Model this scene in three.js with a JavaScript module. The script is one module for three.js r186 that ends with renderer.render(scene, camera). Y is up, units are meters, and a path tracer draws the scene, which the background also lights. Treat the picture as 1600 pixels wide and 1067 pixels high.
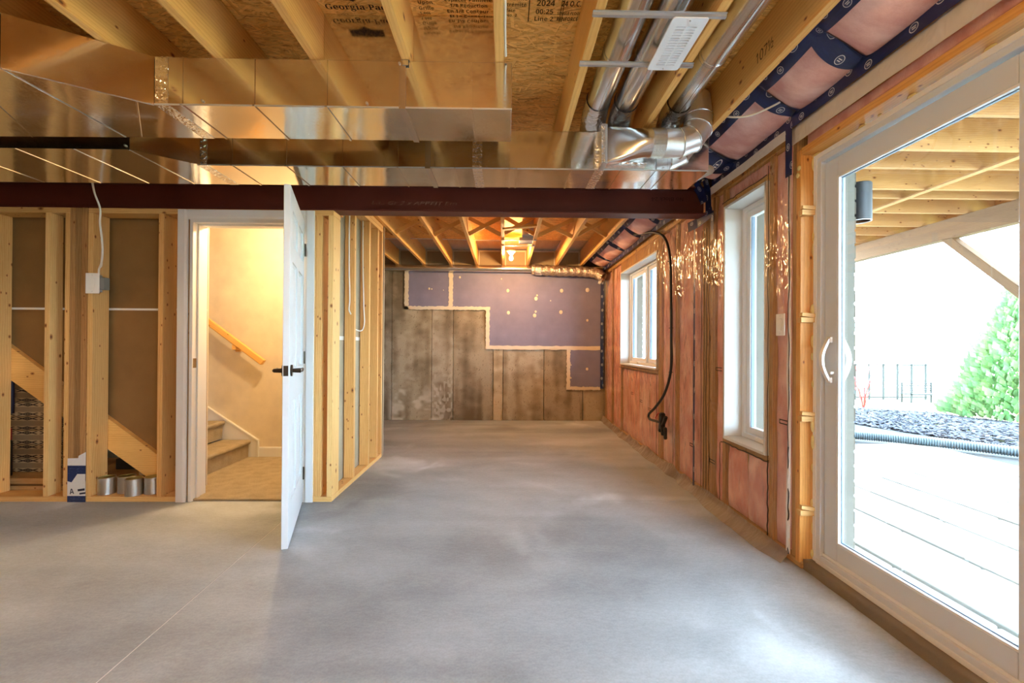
import * as THREE from 'three';
import { mergeGeometries } from 'three/addons/utils/BufferGeometryUtils.js';

// ---------------------------------------------------------------- camera, sky, lamps, exposure
const scene = new THREE.Scene();
const F = 711, W = 1600, H = 1067, EYE = 1.15;
const camera = new THREE.PerspectiveCamera(2 * Math.atan(H / 2 / F) * 180 / Math.PI, W / H, 0.05, 200);
camera.position.set(0, EYE, 0);
camera.rotation.order = 'YXZ';
camera.rotation.set(0.004, -0.0155, 0.006);
camera.setViewOffset(W, H, 0, -4, W, H);
const renderer = new THREE.WebGLRenderer({ antialias: true });
renderer.toneMapping = THREE.LinearToneMapping;
renderer.toneMappingExposure = 1.0;
renderer.shadowMap.enabled = true;
scene.background = new THREE.Color(0.58, 0.81, 1.0);      // bright overcast sky
scene.backgroundIntensity = 36.0;
const LAMP = { warm: new THREE.Color(1.0, 0.62, 0.28), cream: new THREE.Color(1.0, 0.72, 0.4), back: 7.5, front: 3.6, rear: 8, stair: 5.6 };

// ---------------------------------------------------------------- small tools
function mulberry(a) { return () => { a |= 0; a = (a + 0x6d2b79f5) | 0; let t = Math.imul(a ^ (a >>> 15), 1 | a); t = (t + Math.imul(t ^ (t >>> 7), 61 | t)) ^ t; return ((t ^ (t >>> 14)) >>> 0) / 4294967296; }; }
const rnd = mulberry(77), rr = (a, b) => a + (b - a) * rnd();
const clamp = (x, a = 0, b = 1) => Math.min(b, Math.max(a, x)), mix = (a, b, t) => a + (b - a) * t, sstep = (a, b, x) => { const t = clamp((x - a) / (b - a)); return t * t * (3 - 2 * t); };
const names = {};
function numbered(n) { const k = names[n] ?? 0; names[n] = k + 1; return k ? n + '_' + String(k).padStart(3, '0') : n; }
function tag(o, label, category, group) { o.userData.label = label; o.userData.category = category; if (group) o.userData.group = group; return o; }
function flags(m) { m.castShadow = true; m.receiveShadow = true; return m; }
function part(name, geo, mat, parent) { const m = flags(new THREE.Mesh(geo, mat)); m.name = name; parent.add(m); return m; }
function group(name, parent) { const g = new THREE.Group(); g.name = name; parent.add(g); return g; }
function thing(name, label, category, pos = [0, 0, 0], grp) { const g = new THREE.Group(); g.name = numbered(name); g.position.set(...pos); scene.add(g); return tag(g, label, category, grp); }
function single(name, geo, mat, label, category, grp) { const m = flags(new THREE.Mesh(geo, mat)); m.name = numbered(name); scene.add(m); return tag(m, label, category, grp); }
function struct(name) { const g = new THREE.Group(); g.name = name; g.userData.kind = 'structure'; scene.add(g); return g; }
const V = (x, y, z) => new THREE.Vector3(x, y, z);

// tileable value noise
function lattice(seed, n) { const r = mulberry(seed), a = new Float32Array(n * n); for (let i = 0; i < n * n; i++) a[i] = r(); return a; }
const LAT = [1, 2, 3, 4, 5, 6, 7, 8].map((s) => lattice(s * 991, 64));
function vnoise(x, y, px, py, k = 0) {           // period px, py (<= 64, integers)
  const L = LAT[k & 7], x0 = Math.floor(x), y0 = Math.floor(y), fx = x - x0, fy = y - y0, sx = fx * fx * (3 - 2 * fx), sy = fy * fy * (3 - 2 * fy);
  const X = (i) => ((i % px) + px) % px, Y = (i) => ((i % py) + py) % py, g = (i, j) => L[(Y(j) & 63) * 64 + (X(i) & 63)];
  return mix(mix(g(x0, y0), g(x0 + 1, y0), sx), mix(g(x0, y0 + 1), g(x0 + 1, y0 + 1), sx), sy);
}
function fbm(u, v, f, oct, k = 0, fy = f) { let s = 0, a = 0.5, n = 0; for (let i = 0; i < oct; i++) { const px = Math.min(64, f << i), py = Math.min(64, fy << i); s += a * vnoise(u * px, v * py, px, py, k + i); n += a; a *= 0.5; } return s / n; }
const n3 = (x, y, z) => { const a = vnoise(x + 31.3 * z, y + 7.7 * z, 64, 64, 1), b = vnoise(y * 1.3 + 5, z * 1.3 + x * 0.4, 64, 64, 2); return a * 0.6 + b * 0.4; };
function tex(w, h, fn, { srgb = true, size = [1, 1] } = {}) {
  const d = new Uint8Array(w * h * 4);
  for (let y = 0; y < h; y++) for (let x = 0; x < w; x++) { const c = fn(x / w, y / h, x, y), o = (y * w + x) * 4; d[o] = clamp(c[0], 0, 255); d[o + 1] = clamp(c[1], 0, 255); d[o + 2] = clamp(c[2], 0, 255); d[o + 3] = 255; }
  const t = new THREE.DataTexture(d, w, h);
  return finish(t, srgb, size);
}
function finish(t, srgb, size) { t.wrapS = t.wrapT = THREE.RepeatWrapping; t.magFilter = THREE.LinearFilter; t.minFilter = THREE.LinearMipmapLinearFilter; t.generateMipmaps = true; if (srgb) t.colorSpace = THREE.SRGBColorSpace; t.repeat.set(1 / size[0], 1 / size[1]); t.needsUpdate = true; return t; }
function canvasTex(w, h, draw, size = [1, 1]) { const c = document.createElement('canvas'); c.width = w; c.height = h; draw(c.getContext('2d'), w, h); return finish(new THREE.CanvasTexture(c), true, size); }
const lerp3 = (a, b, t) => [mix(a[0], b[0], t), mix(a[1], b[1], t), mix(a[2], b[2], t)];

// ---------------------------------------------------------------- geometry helpers
// box with chamfered, softly shaded edges; uv in metres, u along the longest side
function box(x0, y0, z0, x1, y1, z1, c = 0.002, off) {
  const lo = [Math.min(x0, x1), Math.min(y0, y1), Math.min(z0, z1)], hi = [Math.max(x0, x1), Math.max(y0, y1), Math.max(z0, z1)];
  const d = hi.map((h, i) => h - lo[i]); c = Math.min(c, d[0] * 0.3, d[1] * 0.3, d[2] * 0.3);
  const L = d.indexOf(Math.max(...d)), [ou, ov] = off ?? [rnd() * 9, rnd() * 9];
  const pos = [], nor = [], uv = [], idx = [], id = {};
  for (let i = 0; i < 8; i++) for (let n = 0; n < 3; n++) {
    const s = [i & 1, (i >> 1) & 1, (i >> 2) & 1], p = s.map((b, a) => a === n ? (b ? hi[a] : lo[a]) : (b ? hi[a] - c : lo[a] + c)), N = [0, 0, 0];
    N[n] = s[n] ? 1 : -1; id[i * 3 + n] = pos.length / 3; pos.push(...p); nor.push(...N);
    const a = (n + 1) % 3, b = (n + 2) % 3;
    if (n === L) uv.push(p[a] * 0.3 + ou, p[b] + ov); else { const o = a === L ? b : a; uv.push(p[L] + ou, p[o] + (n * 0.31) + (s[n] ? 0.17 : 0) + ov); }
  }
  const v = (i, n) => id[i * 3 + n];
  const tri = (a, b, c2) => { // orient outward from the centre
    const P = (k) => V(pos[k * 3], pos[k * 3 + 1], pos[k * 3 + 2]), A = P(a), n = P(b).sub(A).cross(P(c2).sub(A)), m = V((lo[0] + hi[0]) / 2, (lo[1] + hi[1]) / 2, (lo[2] + hi[2]) / 2);
    if (n.dot(A.sub(m)) < 0) idx.push(a, c2, b); else idx.push(a, b, c2);
  };
  const quad = (a, b, c2, e) => { tri(a, b, c2); tri(a, c2, e); };
  for (let n = 0; n < 3; n++) for (let s = 0; s < 2; s++) { const a = 1 << ((n + 1) % 3), b = 1 << ((n + 2) % 3), o = s ? 1 << n : 0; quad(v(o, n), v(o | a, n), v(o | a | b, n), v(o | b, n)); }
  for (let e = 0; e < 3; e++) { const a = (e + 1) % 3, b = (e + 2) % 3, E = 1 << e; for (let s = 0; s < 4; s++) { const o = (s & 1 ? 1 << a : 0) | (s & 2 ? 1 << b : 0); quad(v(o, a), v(o | E, a), v(o | E, b), v(o, b)); } }
  for (let i = 0; i < 8; i++) tri(v(i, 0), v(i, 1), v(i, 2));
  return geo(pos, idx, uv, nor);
}
function geo(pos, idx, uv, nor) {
  const g = new THREE.BufferGeometry(); g.setAttribute('position', new THREE.Float32BufferAttribute(pos, 3)); g.setAttribute('uv', new THREE.Float32BufferAttribute(uv, 2)); g.setIndex(idx);
  if (nor) g.setAttribute('normal', new THREE.Float32BufferAttribute(nor, 3)); else g.computeVertexNormals(); return g;
}
// polygon swept straight along an axis; points are the two other coordinates in x, y, z order
function prism(pts, axis, a, b) {
  const mk = { x: (p, t) => [t, p[0], p[1]], y: (p, t) => [p[0], t, p[1]], z: (p, t) => [p[0], p[1], t] }[axis];
  const c2 = pts.map((p) => new THREE.Vector2(p[0], p[1])), tris = THREE.ShapeUtils.triangulateShape(c2, []), pos = [], uv = [], idx = [];
  let cx = 0, cy = 0; pts.forEach((p) => { cx += p[0] / pts.length; cy += p[1] / pts.length; });
  const add = (P, U) => { pos.push(...P); uv.push(...U); return pos.length / 3 - 1; };
  const ccw = !THREE.ShapeUtils.isClockWise(c2), flip = (axis === 'y') !== (!ccw), N = pts.length;
  for (const [t, up] of [[a, a > b], [b, b > a]]) { const k = pts.map((p) => add(mk(p, t), p)); for (const f of THREE.ShapeUtils.triangulateShape(c2, [])) { if (up === (axis !== 'y')) idx.push(k[f[0]], k[f[1]], k[f[2]]); else idx.push(k[f[0]], k[f[2]], k[f[1]]); } }
  let run = 0;
  for (let i = 0; i < N; i++) {
    const p = pts[i], q = pts[(i + 1) % N], l = Math.hypot(q[0] - p[0], q[1] - p[1]);
    const A = add(mk(p, a), [a, run]), B = add(mk(q, a), [a, run + l]), C = add(mk(q, b), [b, run + l]), D = add(mk(p, b), [b, run]); run += l;
    const e1 = V(...mk(q, a)).sub(V(...mk(p, a))), e2 = V(...mk(p, b)).sub(V(...mk(p, a))), n = e1.cross(e2);
    const nx = q[1] - p[1], ny = -(q[0] - p[0]), out = V(...mk([nx, ny], 0)).multiplyScalar(ccw ? 1 : -1);
    if (n.dot(out) > 0) idx.push(A, B, C, A, C, D); else idx.push(A, C, B, A, D, C);
  }
  return geo(pos, idx, uv);
}
// grid surface from a function (u, v in 0..1) -> [x, y, z]; uv in the units given
function surf(nu, nv, fn, uw = 1, vw = 1, keep) {
  const pos = [], uv = [], idx = [];
  for (let j = 0; j <= nv; j++) for (let i = 0; i <= nu; i++) { pos.push(...fn(i / nu, j / nv)); uv.push(i / nu * uw, j / nv * vw); }
  for (let j = 0; j < nv; j++) for (let i = 0; i < nu; i++) { if (keep && !keep((i + 0.5) / nu, (j + 0.5) / nv)) continue; const a = j * (nu + 1) + i; idx.push(a, a + 1, a + nu + 2, a, a + nu + 2, a + nu + 1); }
  return geo(pos, idx, uv);
}
// closed ribbon of thickness t along points, w wide across the given direction
function ribbon(pts, across, w, t, n = 1) {
  const P = pts.map((p) => V(...p)), pos = [], uv = [], idx = []; let s = 0;
  P.forEach((p, i) => {
    const d = P[Math.min(i + 1, P.length - 1)].clone().sub(P[Math.max(i - 1, 0)]).normalize(), A = (typeof across === 'function' ? V(...across(i)) : V(...across)).normalize(), nn = d.clone().cross(A).normalize();
    A.copy(nn).cross(d).normalize(); if (i) s += p.distanceTo(P[i - 1]);
    for (const [a, b] of [[-0.5, -0.5], [0.5, -0.5], [0.5, 0.5], [-0.5, 0.5]]) { const q = p.clone().addScaledVector(A, a * w).addScaledVector(nn, b * t); pos.push(q.x, q.y, q.z); uv.push(s, (a + 0.5) * w); }
  });
  for (let i = 0; i + 1 < P.length; i++) for (let k = 0; k < 4; k++) { const a = i * 4 + k, b = i * 4 + (k + 1) % 4; idx.push(a, b, b + 4, a, b + 4, a + 4); }
  const e = (P.length - 1) * 4; idx.push(0, 2, 1, 0, 3, 2, e, e + 1, e + 2, e, e + 2, e + 3);
  const g = geo(pos, idx, uv).toNonIndexed(); g.computeVertexNormals(); return g;
}
function tube(pts, r, seg = 40, rad = 8) { return new THREE.TubeGeometry(new THREE.CatmullRomCurve3(pts.map((p) => V(...p)), false, 'centripetal'), seg, r, rad); }
function lathe(prof, seg = 24) { return new THREE.LatheGeometry(prof.map((p) => new THREE.Vector2(p[0], p[1])), seg); }
function cyl(r0, r1, h, seg = 24) { return new THREE.CylinderGeometry(r0, r1, h, seg); }
// pipe ring along two points
function pipe(a, b, r, seg = 28) { const A = V(...a), B = V(...b), g = new THREE.CylinderGeometry(r, r, A.distanceTo(B), seg, 1); g.applyQuaternion(new THREE.Quaternion().setFromUnitVectors(V(0, 1, 0), B.clone().sub(A).normalize())); g.translate((A.x + B.x) / 2, (A.y + B.y) / 2, (A.z + B.z) / 2); return g; }
// board between two points: w is the size across `up` x dir, h along `up`
function bar(a, b, w, h, up = [0, 1, 0], c = 0.002) {
  const A = V(...a), B = V(...b), d = B.clone().sub(A), l = d.length(); d.normalize(); const U = V(...up), S = d.clone().cross(U).normalize(); U.copy(S).cross(d).normalize();
  const g = box(0, -h / 2, -w / 2, l, h / 2, w / 2, c), m = new THREE.Matrix4().makeBasis(d, U, S); m.setPosition(A); return g.applyMatrix4(m);
}
const join = (list) => mergeGeometries(list.map((g) => (g.index ? g.toNonIndexed() : g)).map((g) => { for (const k of Object.keys(g.attributes)) if (!['position', 'normal', 'uv'].includes(k)) g.deleteAttribute(k); return g; }));

// ---------------------------------------------------------------- materials
const std = (o) => new THREE.MeshStandardMaterial(o), phy = (o) => new THREE.MeshPhysicalMaterial(o);
const lin = (r, g, b) => new THREE.Color().setRGB(r / 255, g / 255, b / 255, THREE.SRGBColorSpace);
function woodTex(seed, light, dark, knotN, W2 = 2.4, H2 = 0.6) {
  const r = mulberry(seed), knots = []; for (let i = 0; i < knotN; i++) knots.push([r(), r(), 0.0028 + 0.008 * r() * r() * r()]);
  return tex(1024, 512, (u, v) => {
    let warp = fbm(u, v, 3, 3, seed) * 0.055 + fbm(u, v, 12, 2, seed + 2) * 0.006, kd = 9, kr = 1;
    for (const [a, b, rad] of knots) { let dx = Math.abs(u - a), dy = Math.abs(v - b); dx = Math.min(dx, 1 - dx) * W2; dy = Math.min(dy, 1 - dy) * H2; const q = Math.hypot(dx * 0.62, dy) / rad; if (q < kd) { kd = q; kr = rad; } warp += 0.018 * Math.exp(-q * q * 0.12) * (rad / 0.01); }
    const y = v * H2 + warp, ring = (y * 62) % 1, line = Math.pow(ring < 0 ? ring + 1 : ring, 2.2);
    const fine = vnoise(u * 22, v * 64 * 3, 64, 64, seed + 3) * 0.5 + vnoise(u * 60, v * 64 * 2, 64, 64, seed + 4) * 0.5, broad = fbm(u, v, 2, 3, seed + 5, 5);
    let c = lerp3(light, dark, clamp(line * 0.42 + (fine - 0.5) * 0.35 + (broad - 0.5) * 0.75 + 0.12));
    if (kd < 2.6) { const k = sstep(2.4, 1.0, kd), core = sstep(1.0, 0.55, kd); c = lerp3(c, lerp3([164, 108, 58], [84, 46, 22], core), k * 0.85); }
    return c;
  }, { size: [W2, H2] });
}
const wt1 = woodTex(11, [240, 214, 168], [206, 166, 110], 44), wt2 = woodTex(23, [232, 200, 150], [192, 146, 92], 60), wt3 = woodTex(37, [206, 166, 112], [142, 98, 56], 26);
const M = {};
M.wood = [std({ map: wt1, roughness: 0.62, color: lin(246, 224, 184) }), std({ map: wt2, roughness: 0.62, color: lin(248, 226, 186) }), std({ map: wt1, roughness: 0.6, color: lin(240, 214, 172) }), std({ map: wt2, roughness: 0.6, color: lin(250, 226, 184) })];
M.woodOld = [std({ map: wt3, roughness: 0.7 }), std({ map: wt3, roughness: 0.7, color: lin(230, 224, 214) }), std({ map: wt3, roughness: 0.7, color: lin(250, 240, 226) })];
M.ply = [lin(216, 200, 178), lin(196, 184, 166), lin(226, 206, 180)].map((color) => std({ map: wt3, roughness: 0.7, color }));
M.trimmer = std({ map: wt2, roughness: 0.4, color: lin(255, 214, 150) });
M.joist = [std({ map: wt1, roughness: 0.55, color: lin(252, 220, 162) }), std({ map: wt2, roughness: 0.55, color: lin(252, 220, 164) }), std({ map: wt1, roughness: 0.55, color: lin(244, 208, 148) })];
M.rail = std({ map: wt1, roughness: 0.35, color: lin(255, 226, 170) });
const wood = () => M.wood[Math.floor(rnd() * M.wood.length)], joistM = () => M.joist[Math.floor(rnd() * 3)];
// oriented strand board
const osbT = canvasTex(2048, 1024, (c, w, h) => {
  const r = mulberry(5); c.fillStyle = '#dcb270'; c.fillRect(0, 0, w, h);
  for (let i = 0; i < 20000; i++) {
    const x = r() * w, y = r() * h, l = 22 + r() * 95, t = 4 + r() * 11, a = (r() - 0.5) * (r() < 0.75 ? 1.1 : 3.1), k = r();
    const tone = k < 0.5 ? [244, 212, 150] : k < 0.8 ? [232, 192, 124] : k < 0.97 ? [218, 174, 106] : [186, 138, 76];
    c.save(); c.translate(x, y); c.rotate(a); const s = 0.92 + r() * 0.16; c.fillStyle = `rgba(${tone[0] * s | 0},${tone[1] * s | 0},${tone[2] * s | 0},0.8)`;
    c.beginPath(); c.moveTo(-l / 2, -t / 2 + r() * 4); c.lineTo(l / 2 - r() * 14, -t / 2); c.lineTo(l / 2, t / 2 - r() * 4); c.lineTo(-l / 2 + r() * 12, t / 2); c.closePath(); c.fill();
    if (r() < 0.3) { c.strokeStyle = `rgba(84,48,16,${0.2 + r() * 0.45})`; c.lineWidth = 0.8 + r() * 1.2; c.beginPath(); c.moveTo(-l / 2, t / 2); c.quadraticCurveTo(0, t / 2 + (r() - 0.5) * 6, l / 2 * r(), t / 2); c.stroke(); }
    c.restore();
  }
}, [2.44, 1.22]);
M.osb = std({ map: osbT, color: lin(255, 232, 186), roughness: 0.75, bumpMap: osbT, bumpScale: 0.0008 });
// concrete floor slab
const floorT = tex(2048, 2048, (u, v, x, y) => {
  const a = fbm(u, v, 4, 5, 0), wx = fbm(u, v, 6, 3, 2) * 0.25, b = fbm(u + wx, v + wx * 0.6, 10, 4, 3), c = fbm(u + wx * 0.8, v * 1.0, 5, 4, 6, 28), f = vnoise(x * 0.5, y * 0.5, 64, 64, 5), g = vnoise(x * 0.11, y * 0.3, 64, 64, 4);
  let s = 170 + (a - 0.5) * 58 + (b - 0.5) * 46 + (c - 0.5) * 34 + (f - 0.5) * 12 + (g - 0.5) * 9;
  if (b > 0.66) s += (b - 0.66) * 130; if (a < 0.36) s -= (0.36 - a) * 90;
  return [s * 0.95, s * 0.99, s * 1.02];
}, { size: [5, 5] });
const floorR = tex(512, 512, (u, v) => { const a = fbm(u, v, 4, 5, 1), s = 150 + (a - 0.5) * 36; return [s, s, s]; }, { srgb: false, size: [5, 5] });
M.floor = std({ map: floorT, roughnessMap: floorR, roughness: 1.0, bumpMap: floorT, bumpScale: 0.0006 });
M.saw = std({ color: lin(225, 224, 220), roughness: 0.9 });
// formed concrete of the far wall, uv in metres with the origin at (-2, 0)
const wallT = tex(1536, 1024, (u, v, x, y) => {
  const X = u * 4 - 2, Y = v * 2.7, streak = fbm(u, v, 40, 2, 1, 3), a = fbm(u, v, 8, 5, 3, 6), b = fbm(u, v, 30, 3, 5, 24), pit = vnoise(x * 0.33, y * 0.21, 64, 64, 2);
  let c = lerp3([176, 164, 142], [120, 106, 84], clamp(0.40 + (a - 0.5) * 1.15 + (streak - 0.5) * 1.6 + (b - 0.5) * 0.9));
  c = lerp3(c, [74, 62, 46], pit > 0.8 ? (pit - 0.8) * 2.6 : 0);
  // salt bloom low on the left strips
  const lime = sstep(0.85, 0.25, Y + (a - 0.5) * 0.9) * sstep(-1.85, -1.7, X) * sstep(-0.85, -1.0, X + (b - 0.5) * 0.35) * sstep(0.42, 0.62, b * 0.6 + a * 0.5 - 0.02);
  c = lerp3(c, [216, 208, 192], lime * 0.8);
  const lime2 = sstep(1.0, 0.4, Y) * sstep(-1.2, -1.05, X) * sstep(-0.72, -0.85, X) * sstep(0.5, 0.7, vnoise(x * 0.09, y * 0.05, 64, 64, 6)); c = lerp3(c, [206, 198, 182], lime2 * 0.6);
  return c;
}, { size: [4, 2.7] });
M.concrete = [std({ map: wallT, roughness: 0.9, bumpMap: wallT, bumpScale: 0.002 }), std({ map: wallT, roughness: 0.9, color: lin(236, 232, 226) }), std({ map: wallT, roughness: 0.9, color: lin(255, 250, 240) })];
M.stripPale = std({ map: wallT, roughness: 0.9, color: new THREE.Color(1.25, 1.2, 1.1) });
const plainT = tex(512, 512, (u, v, x, y) => { const a = fbm(u, v, 5, 5, 2), f = vnoise(x * 0.7, y * 0.7, 64, 64, 4), s = 236 + (a - 0.5) * 26 + (f - 0.5) * 10; return [s, s, s]; }, { size: [0.6, 0.6] });
M.roughConcrete = std({ map: plainT, color: lin(138, 122, 98), roughness: 0.95, bumpMap: plainT, bumpScale: 0.01 });
M.violet = std({ map: plainT, color: lin(138, 134, 158), roughness: 0.85 });
M.mud = std({ map: plainT, color: lin(236, 222, 196), roughness: 0.9, bumpMap: plainT, bumpScale: 0.006 });
M.kraft = std({ map: plainT, color: lin(150, 110, 62), roughness: 0.9 });
M.greyBoard = std({ map: plainT, color: lin(192, 174, 144), roughness: 0.9 });
M.rimBlock = std({ map: plainT, color: lin(150, 128, 96), roughness: 0.9 });
M.cream = std({ map: plainT, color: lin(240, 226, 200), roughness: 0.8 });
M.trim = std({ color: lin(226, 226, 224), roughness: 0.35 });
M.doorPaint = std({ color: lin(206, 208, 209), roughness: 0.38 });
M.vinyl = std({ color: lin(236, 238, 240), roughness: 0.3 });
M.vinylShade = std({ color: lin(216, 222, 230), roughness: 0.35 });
M.liner = std({ color: lin(218, 217, 213), roughness: 0.5 });
M.gasket = std({ color: lin(112, 128, 146), roughness: 0.5 });
M.glass = phy({ color: 0xffffff, transmission: 1, thickness: 0, roughness: 0.0, ior: 1.5 });
// sheet metal
const galvB = tex(512, 512, (u, v) => { const a = fbm(u, v, 2, 2, 3, 3), b = fbm(u, v, 9, 2, 5), s = a * 215 + b * 20; return [s, s, s]; }, { srgb: false, size: [0.9, 0.9] });
const galvR = tex(512, 512, (u, v, x, y) => { const a = fbm(u, v, 6, 4, 2), b = vnoise(x * 0.25, y * 0.25, 64, 64, 3), s = 38 + (a - 0.5) * 34 + (b - 0.5) * 26; return [s, s, s]; }, { srgb: false, size: [0.7, 0.7] });
M.galv = std({ color: new THREE.Color(0.80, 0.79, 0.77), metalness: 1, roughness: 0.85, roughnessMap: galvR, bumpMap: galvB, bumpScale: 0.006 });
M.elbow = std({ color: new THREE.Color(0.82, 0.83, 0.85), metalness: 0.9, roughness: 0.34 });
M.galvFlat = std({ color: new THREE.Color(0.52, 0.54, 0.56), metalness: 0.8, roughness: 0.42 });
M.pipe = std({ color: new THREE.Color(0.72, 0.73, 0.75), metalness: 0.98, roughness: 0.2 });
const crumple = tex(256, 256, (u, v) => { const a = Math.abs(fbm(u, v, 8, 4, 1) - 0.5) * 2, b = Math.abs(fbm(u, v, 14, 3, 4) - 0.5) * 2, s = 255 * (1 - 0.6 * a - 0.4 * b); return [s, s, s]; }, { srgb: false, size: [0.25, 0.25] });
M.foil = std({ color: new THREE.Color(0.86, 0.86, 0.86), metalness: 1, roughness: 0.2, bumpMap: crumple, bumpScale: 0.006 });
M.foilFlex = std({ color: new THREE.Color(0.62, 0.5, 0.38), metalness: 0.9, roughness: 0.32, bumpMap: crumple, bumpScale: 0.014 });
M.screw = std({ color: new THREE.Color(0.7, 0.7, 0.7), metalness: 1, roughness: 0.3 });
const steelT = tex(512, 256, (u, v, x, y) => { const a = fbm(u, v, 8, 5, 3, 4), b = fbm(u, v, 3, 3, 6), k = (a - 0.5) * 0.5 + (b - 0.5) * 0.5; return [92 + k * 60, 36 + k * 36, 27 + k * 32]; }, { size: [1.6, 0.8] });
M.steel = std({ map: steelT, roughness: 0.5, metalness: 0.0 });
M.steelDust = std({ map: plainT, color: lin(140, 92, 80), roughness: 0.7 });
// insulation, plastic sheet, tape
const pinkT = tex(512, 512, (u, v, x, y) => { const a = fbm(u, v, 4, 5, 1), b = fbm(u + a * 0.1, v, 10, 4, 4, 5), f = vnoise(x * 0.5, y * 0.3, 64, 64, 2), k = clamp(0.5 + (a - 0.5) * 2.0 + (b - 0.5) * 1.2 + (f - 0.5) * 0.2); return lerp3([246, 210, 201], [216, 158, 148], k); }, { size: [0.55, 0.8] });
M.pink = [std({ map: pinkT, roughness: 1 }), std({ map: pinkT, roughness: 1, color: lin(248, 240, 232) }), std({ map: pinkT, roughness: 1, color: lin(255, 238, 226) })];
const polyB = tex(512, 512, (u, v) => { const w = fbm(u, v, 4, 2, 2) * 0.2, a = Math.abs(fbm(u + w, v, 7, 3, 1, 3) - 0.5) * 2, b = Math.abs(fbm(u - w, v + w, 14, 3, 5, 9) - 0.5) * 2, s = 255 * (1 - 0.62 * a - 0.3 * b); return [s, s, s]; }, { srgb: false, size: [0.7, 0.9] });
M.poly = phy({ color: new THREE.Color(0.97, 0.95, 0.92), transmission: 1, thickness: 0, roughness: 0.17, ior: 1.45, bumpMap: polyB, bumpScale: 0.018 });
M.polyMilky = phy({ color: new THREE.Color(0.98, 0.94, 0.88), transmission: 0.35, thickness: 0, roughness: 0.4, ior: 1.45, bumpMap: polyB, bumpScale: 0.01 });
M.polyDusty = phy({ map: plainT, color: lin(206, 192, 176), transmission: 0.72, thickness: 0, roughness: 0.5, ior: 1.45, bumpMap: polyB, bumpScale: 0.01 });
const tapeT = canvasTex(512, 128, (c, w, h) => {
  c.fillStyle = '#152450'; c.fillRect(0, 0, w, h); const r = mulberry(3);
  for (let i = 0; i < 240; i++) { c.fillStyle = `rgba(${20 + r() * 40},${34 + r() * 50},${80 + r() * 60},0.12)`; c.fillRect(r() * w, r() * h, 10 + r() * 40, 2 + r() * 6); }
  for (const [x, y] of [[64, 44], [192, 92], [320, 36], [448, 84]]) { c.strokeStyle = '#e9e7e2'; c.lineWidth = 4; c.beginPath(); c.arc(x, y, 22, 0, 7); c.stroke(); c.fillStyle = 'rgba(233,231,226,0.16)'; c.fill(); c.fillStyle = '#e9e7e2'; c.fillRect(x - 12, y - 7, 24, 5); c.fillRect(x - 9, y + 3, 20, 5); }
}, [0.42, 0.08]);
M.tape = std({ map: tapeT, roughness: 0.32 });
M.white = std({ color: lin(240, 238, 232), roughness: 0.4 });
M.whiteMetal = std({ color: lin(238, 240, 242), roughness: 0.35 });
M.cable = std({ color: lin(232, 228, 216), roughness: 0.5 });
M.blackCable = std({ color: lin(22, 24, 30), roughness: 0.45 });
M.black = std({ color: lin(26, 26, 28), roughness: 0.5 });
M.navy = std({ color: lin(22, 32, 70), roughness: 0.4 });
M.red = std({ color: lin(176, 28, 30), roughness: 0.45 });
M.strike = std({ color: lin(150, 128, 90), metalness: 0.8, roughness: 0.4 });
M.bronze = std({ color: lin(60, 52, 44), metalness: 0.8, roughness: 0.4 });
M.hinge = std({ color: lin(70, 60, 48), metalness: 0.8, roughness: 0.45 });
M.foam = std({ map: plainT, color: lin(238, 214, 142), roughness: 0.9 });
M.ink = std({ color: lin(30, 22, 16), roughness: 0.8 });
M.bulb = std({ color: 0xffffff, emissive: new THREE.Color(1.0, 0.72, 0.36), emissiveIntensity: 7, roughness: 0.4 });
M.porcelain = std({ color: lin(236, 230, 216), roughness: 0.35 });
const carpetT = tex(512, 512, (u, v, x, y) => { const f = vnoise(x * 0.8, y * 0.8, 64, 64, 1), g = vnoise(x * 0.35, y * 0.35, 64, 64, 3), a = fbm(u, v, 5, 3, 4), k = clamp((f * 0.5 + g * 0.35 + a * 0.35) - 0.08); return lerp3([138, 120, 92], [232, 216, 184], k); }, { size: [0.3, 0.3] });
M.carpet = std({ map: carpetT, roughness: 1, bumpMap: carpetT, bumpScale: 0.012 });
M.canSide = std({ color: new THREE.Color(0.68, 0.66, 0.62), metalness: 1, roughness: 0.36 });
M.canLid = std({ color: new THREE.Color(0.42, 0.4, 0.17), metalness: 0.9, roughness: 0.32 });
M.brick = [[84, 72, 58], [76, 65, 51], [92, 80, 65], [70, 59, 46]].map((c) => std({ map: plainT, color: lin(...c), roughness: 0.95, bumpMap: plainT, bumpScale: 0.004 }));
M.mortar = std({ map: plainT, color: lin(98, 92, 82), roughness: 0.95 });
M.deck = [std({ map: wt2, roughness: 0.8, color: lin(206, 180, 154) }), std({ map: wt2, roughness: 0.8, color: lin(194, 166, 142) }), std({ map: wt1, roughness: 0.8, color: lin(194, 164, 136) })];
M.deckBeam = std({ map: wt3, roughness: 0.85, color: lin(150, 136, 128) });
M.paver = [[176, 172, 164], [168, 164, 156], [182, 178, 168]].map((c) => std({ map: plainT, color: lin(...c), roughness: 0.95 }));
M.sand = std({ map: plainT, color: lin(40, 38, 36), roughness: 1 });
M.lawn = std({ map: plainT, color: lin(170, 172, 120), roughness: 1 });
M.mulch = std({ color: lin(56, 56, 62), roughness: 1 });
M.leaf = [std({ color: lin(122, 160, 104), roughness: 0.8 }), std({ color: lin(70, 108, 62), roughness: 0.8 })];
M.strip = std({ color: lin(84, 92, 90), roughness: 0.6 });
M.sealantOrShade = std({ color: lin(40, 34, 28), roughness: 0.6 });
M.faint = std({ color: lin(34, 34, 33), roughness: 0.8 });
M.hose = std({ color: lin(74, 86, 92), roughness: 0.45 });

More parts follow.
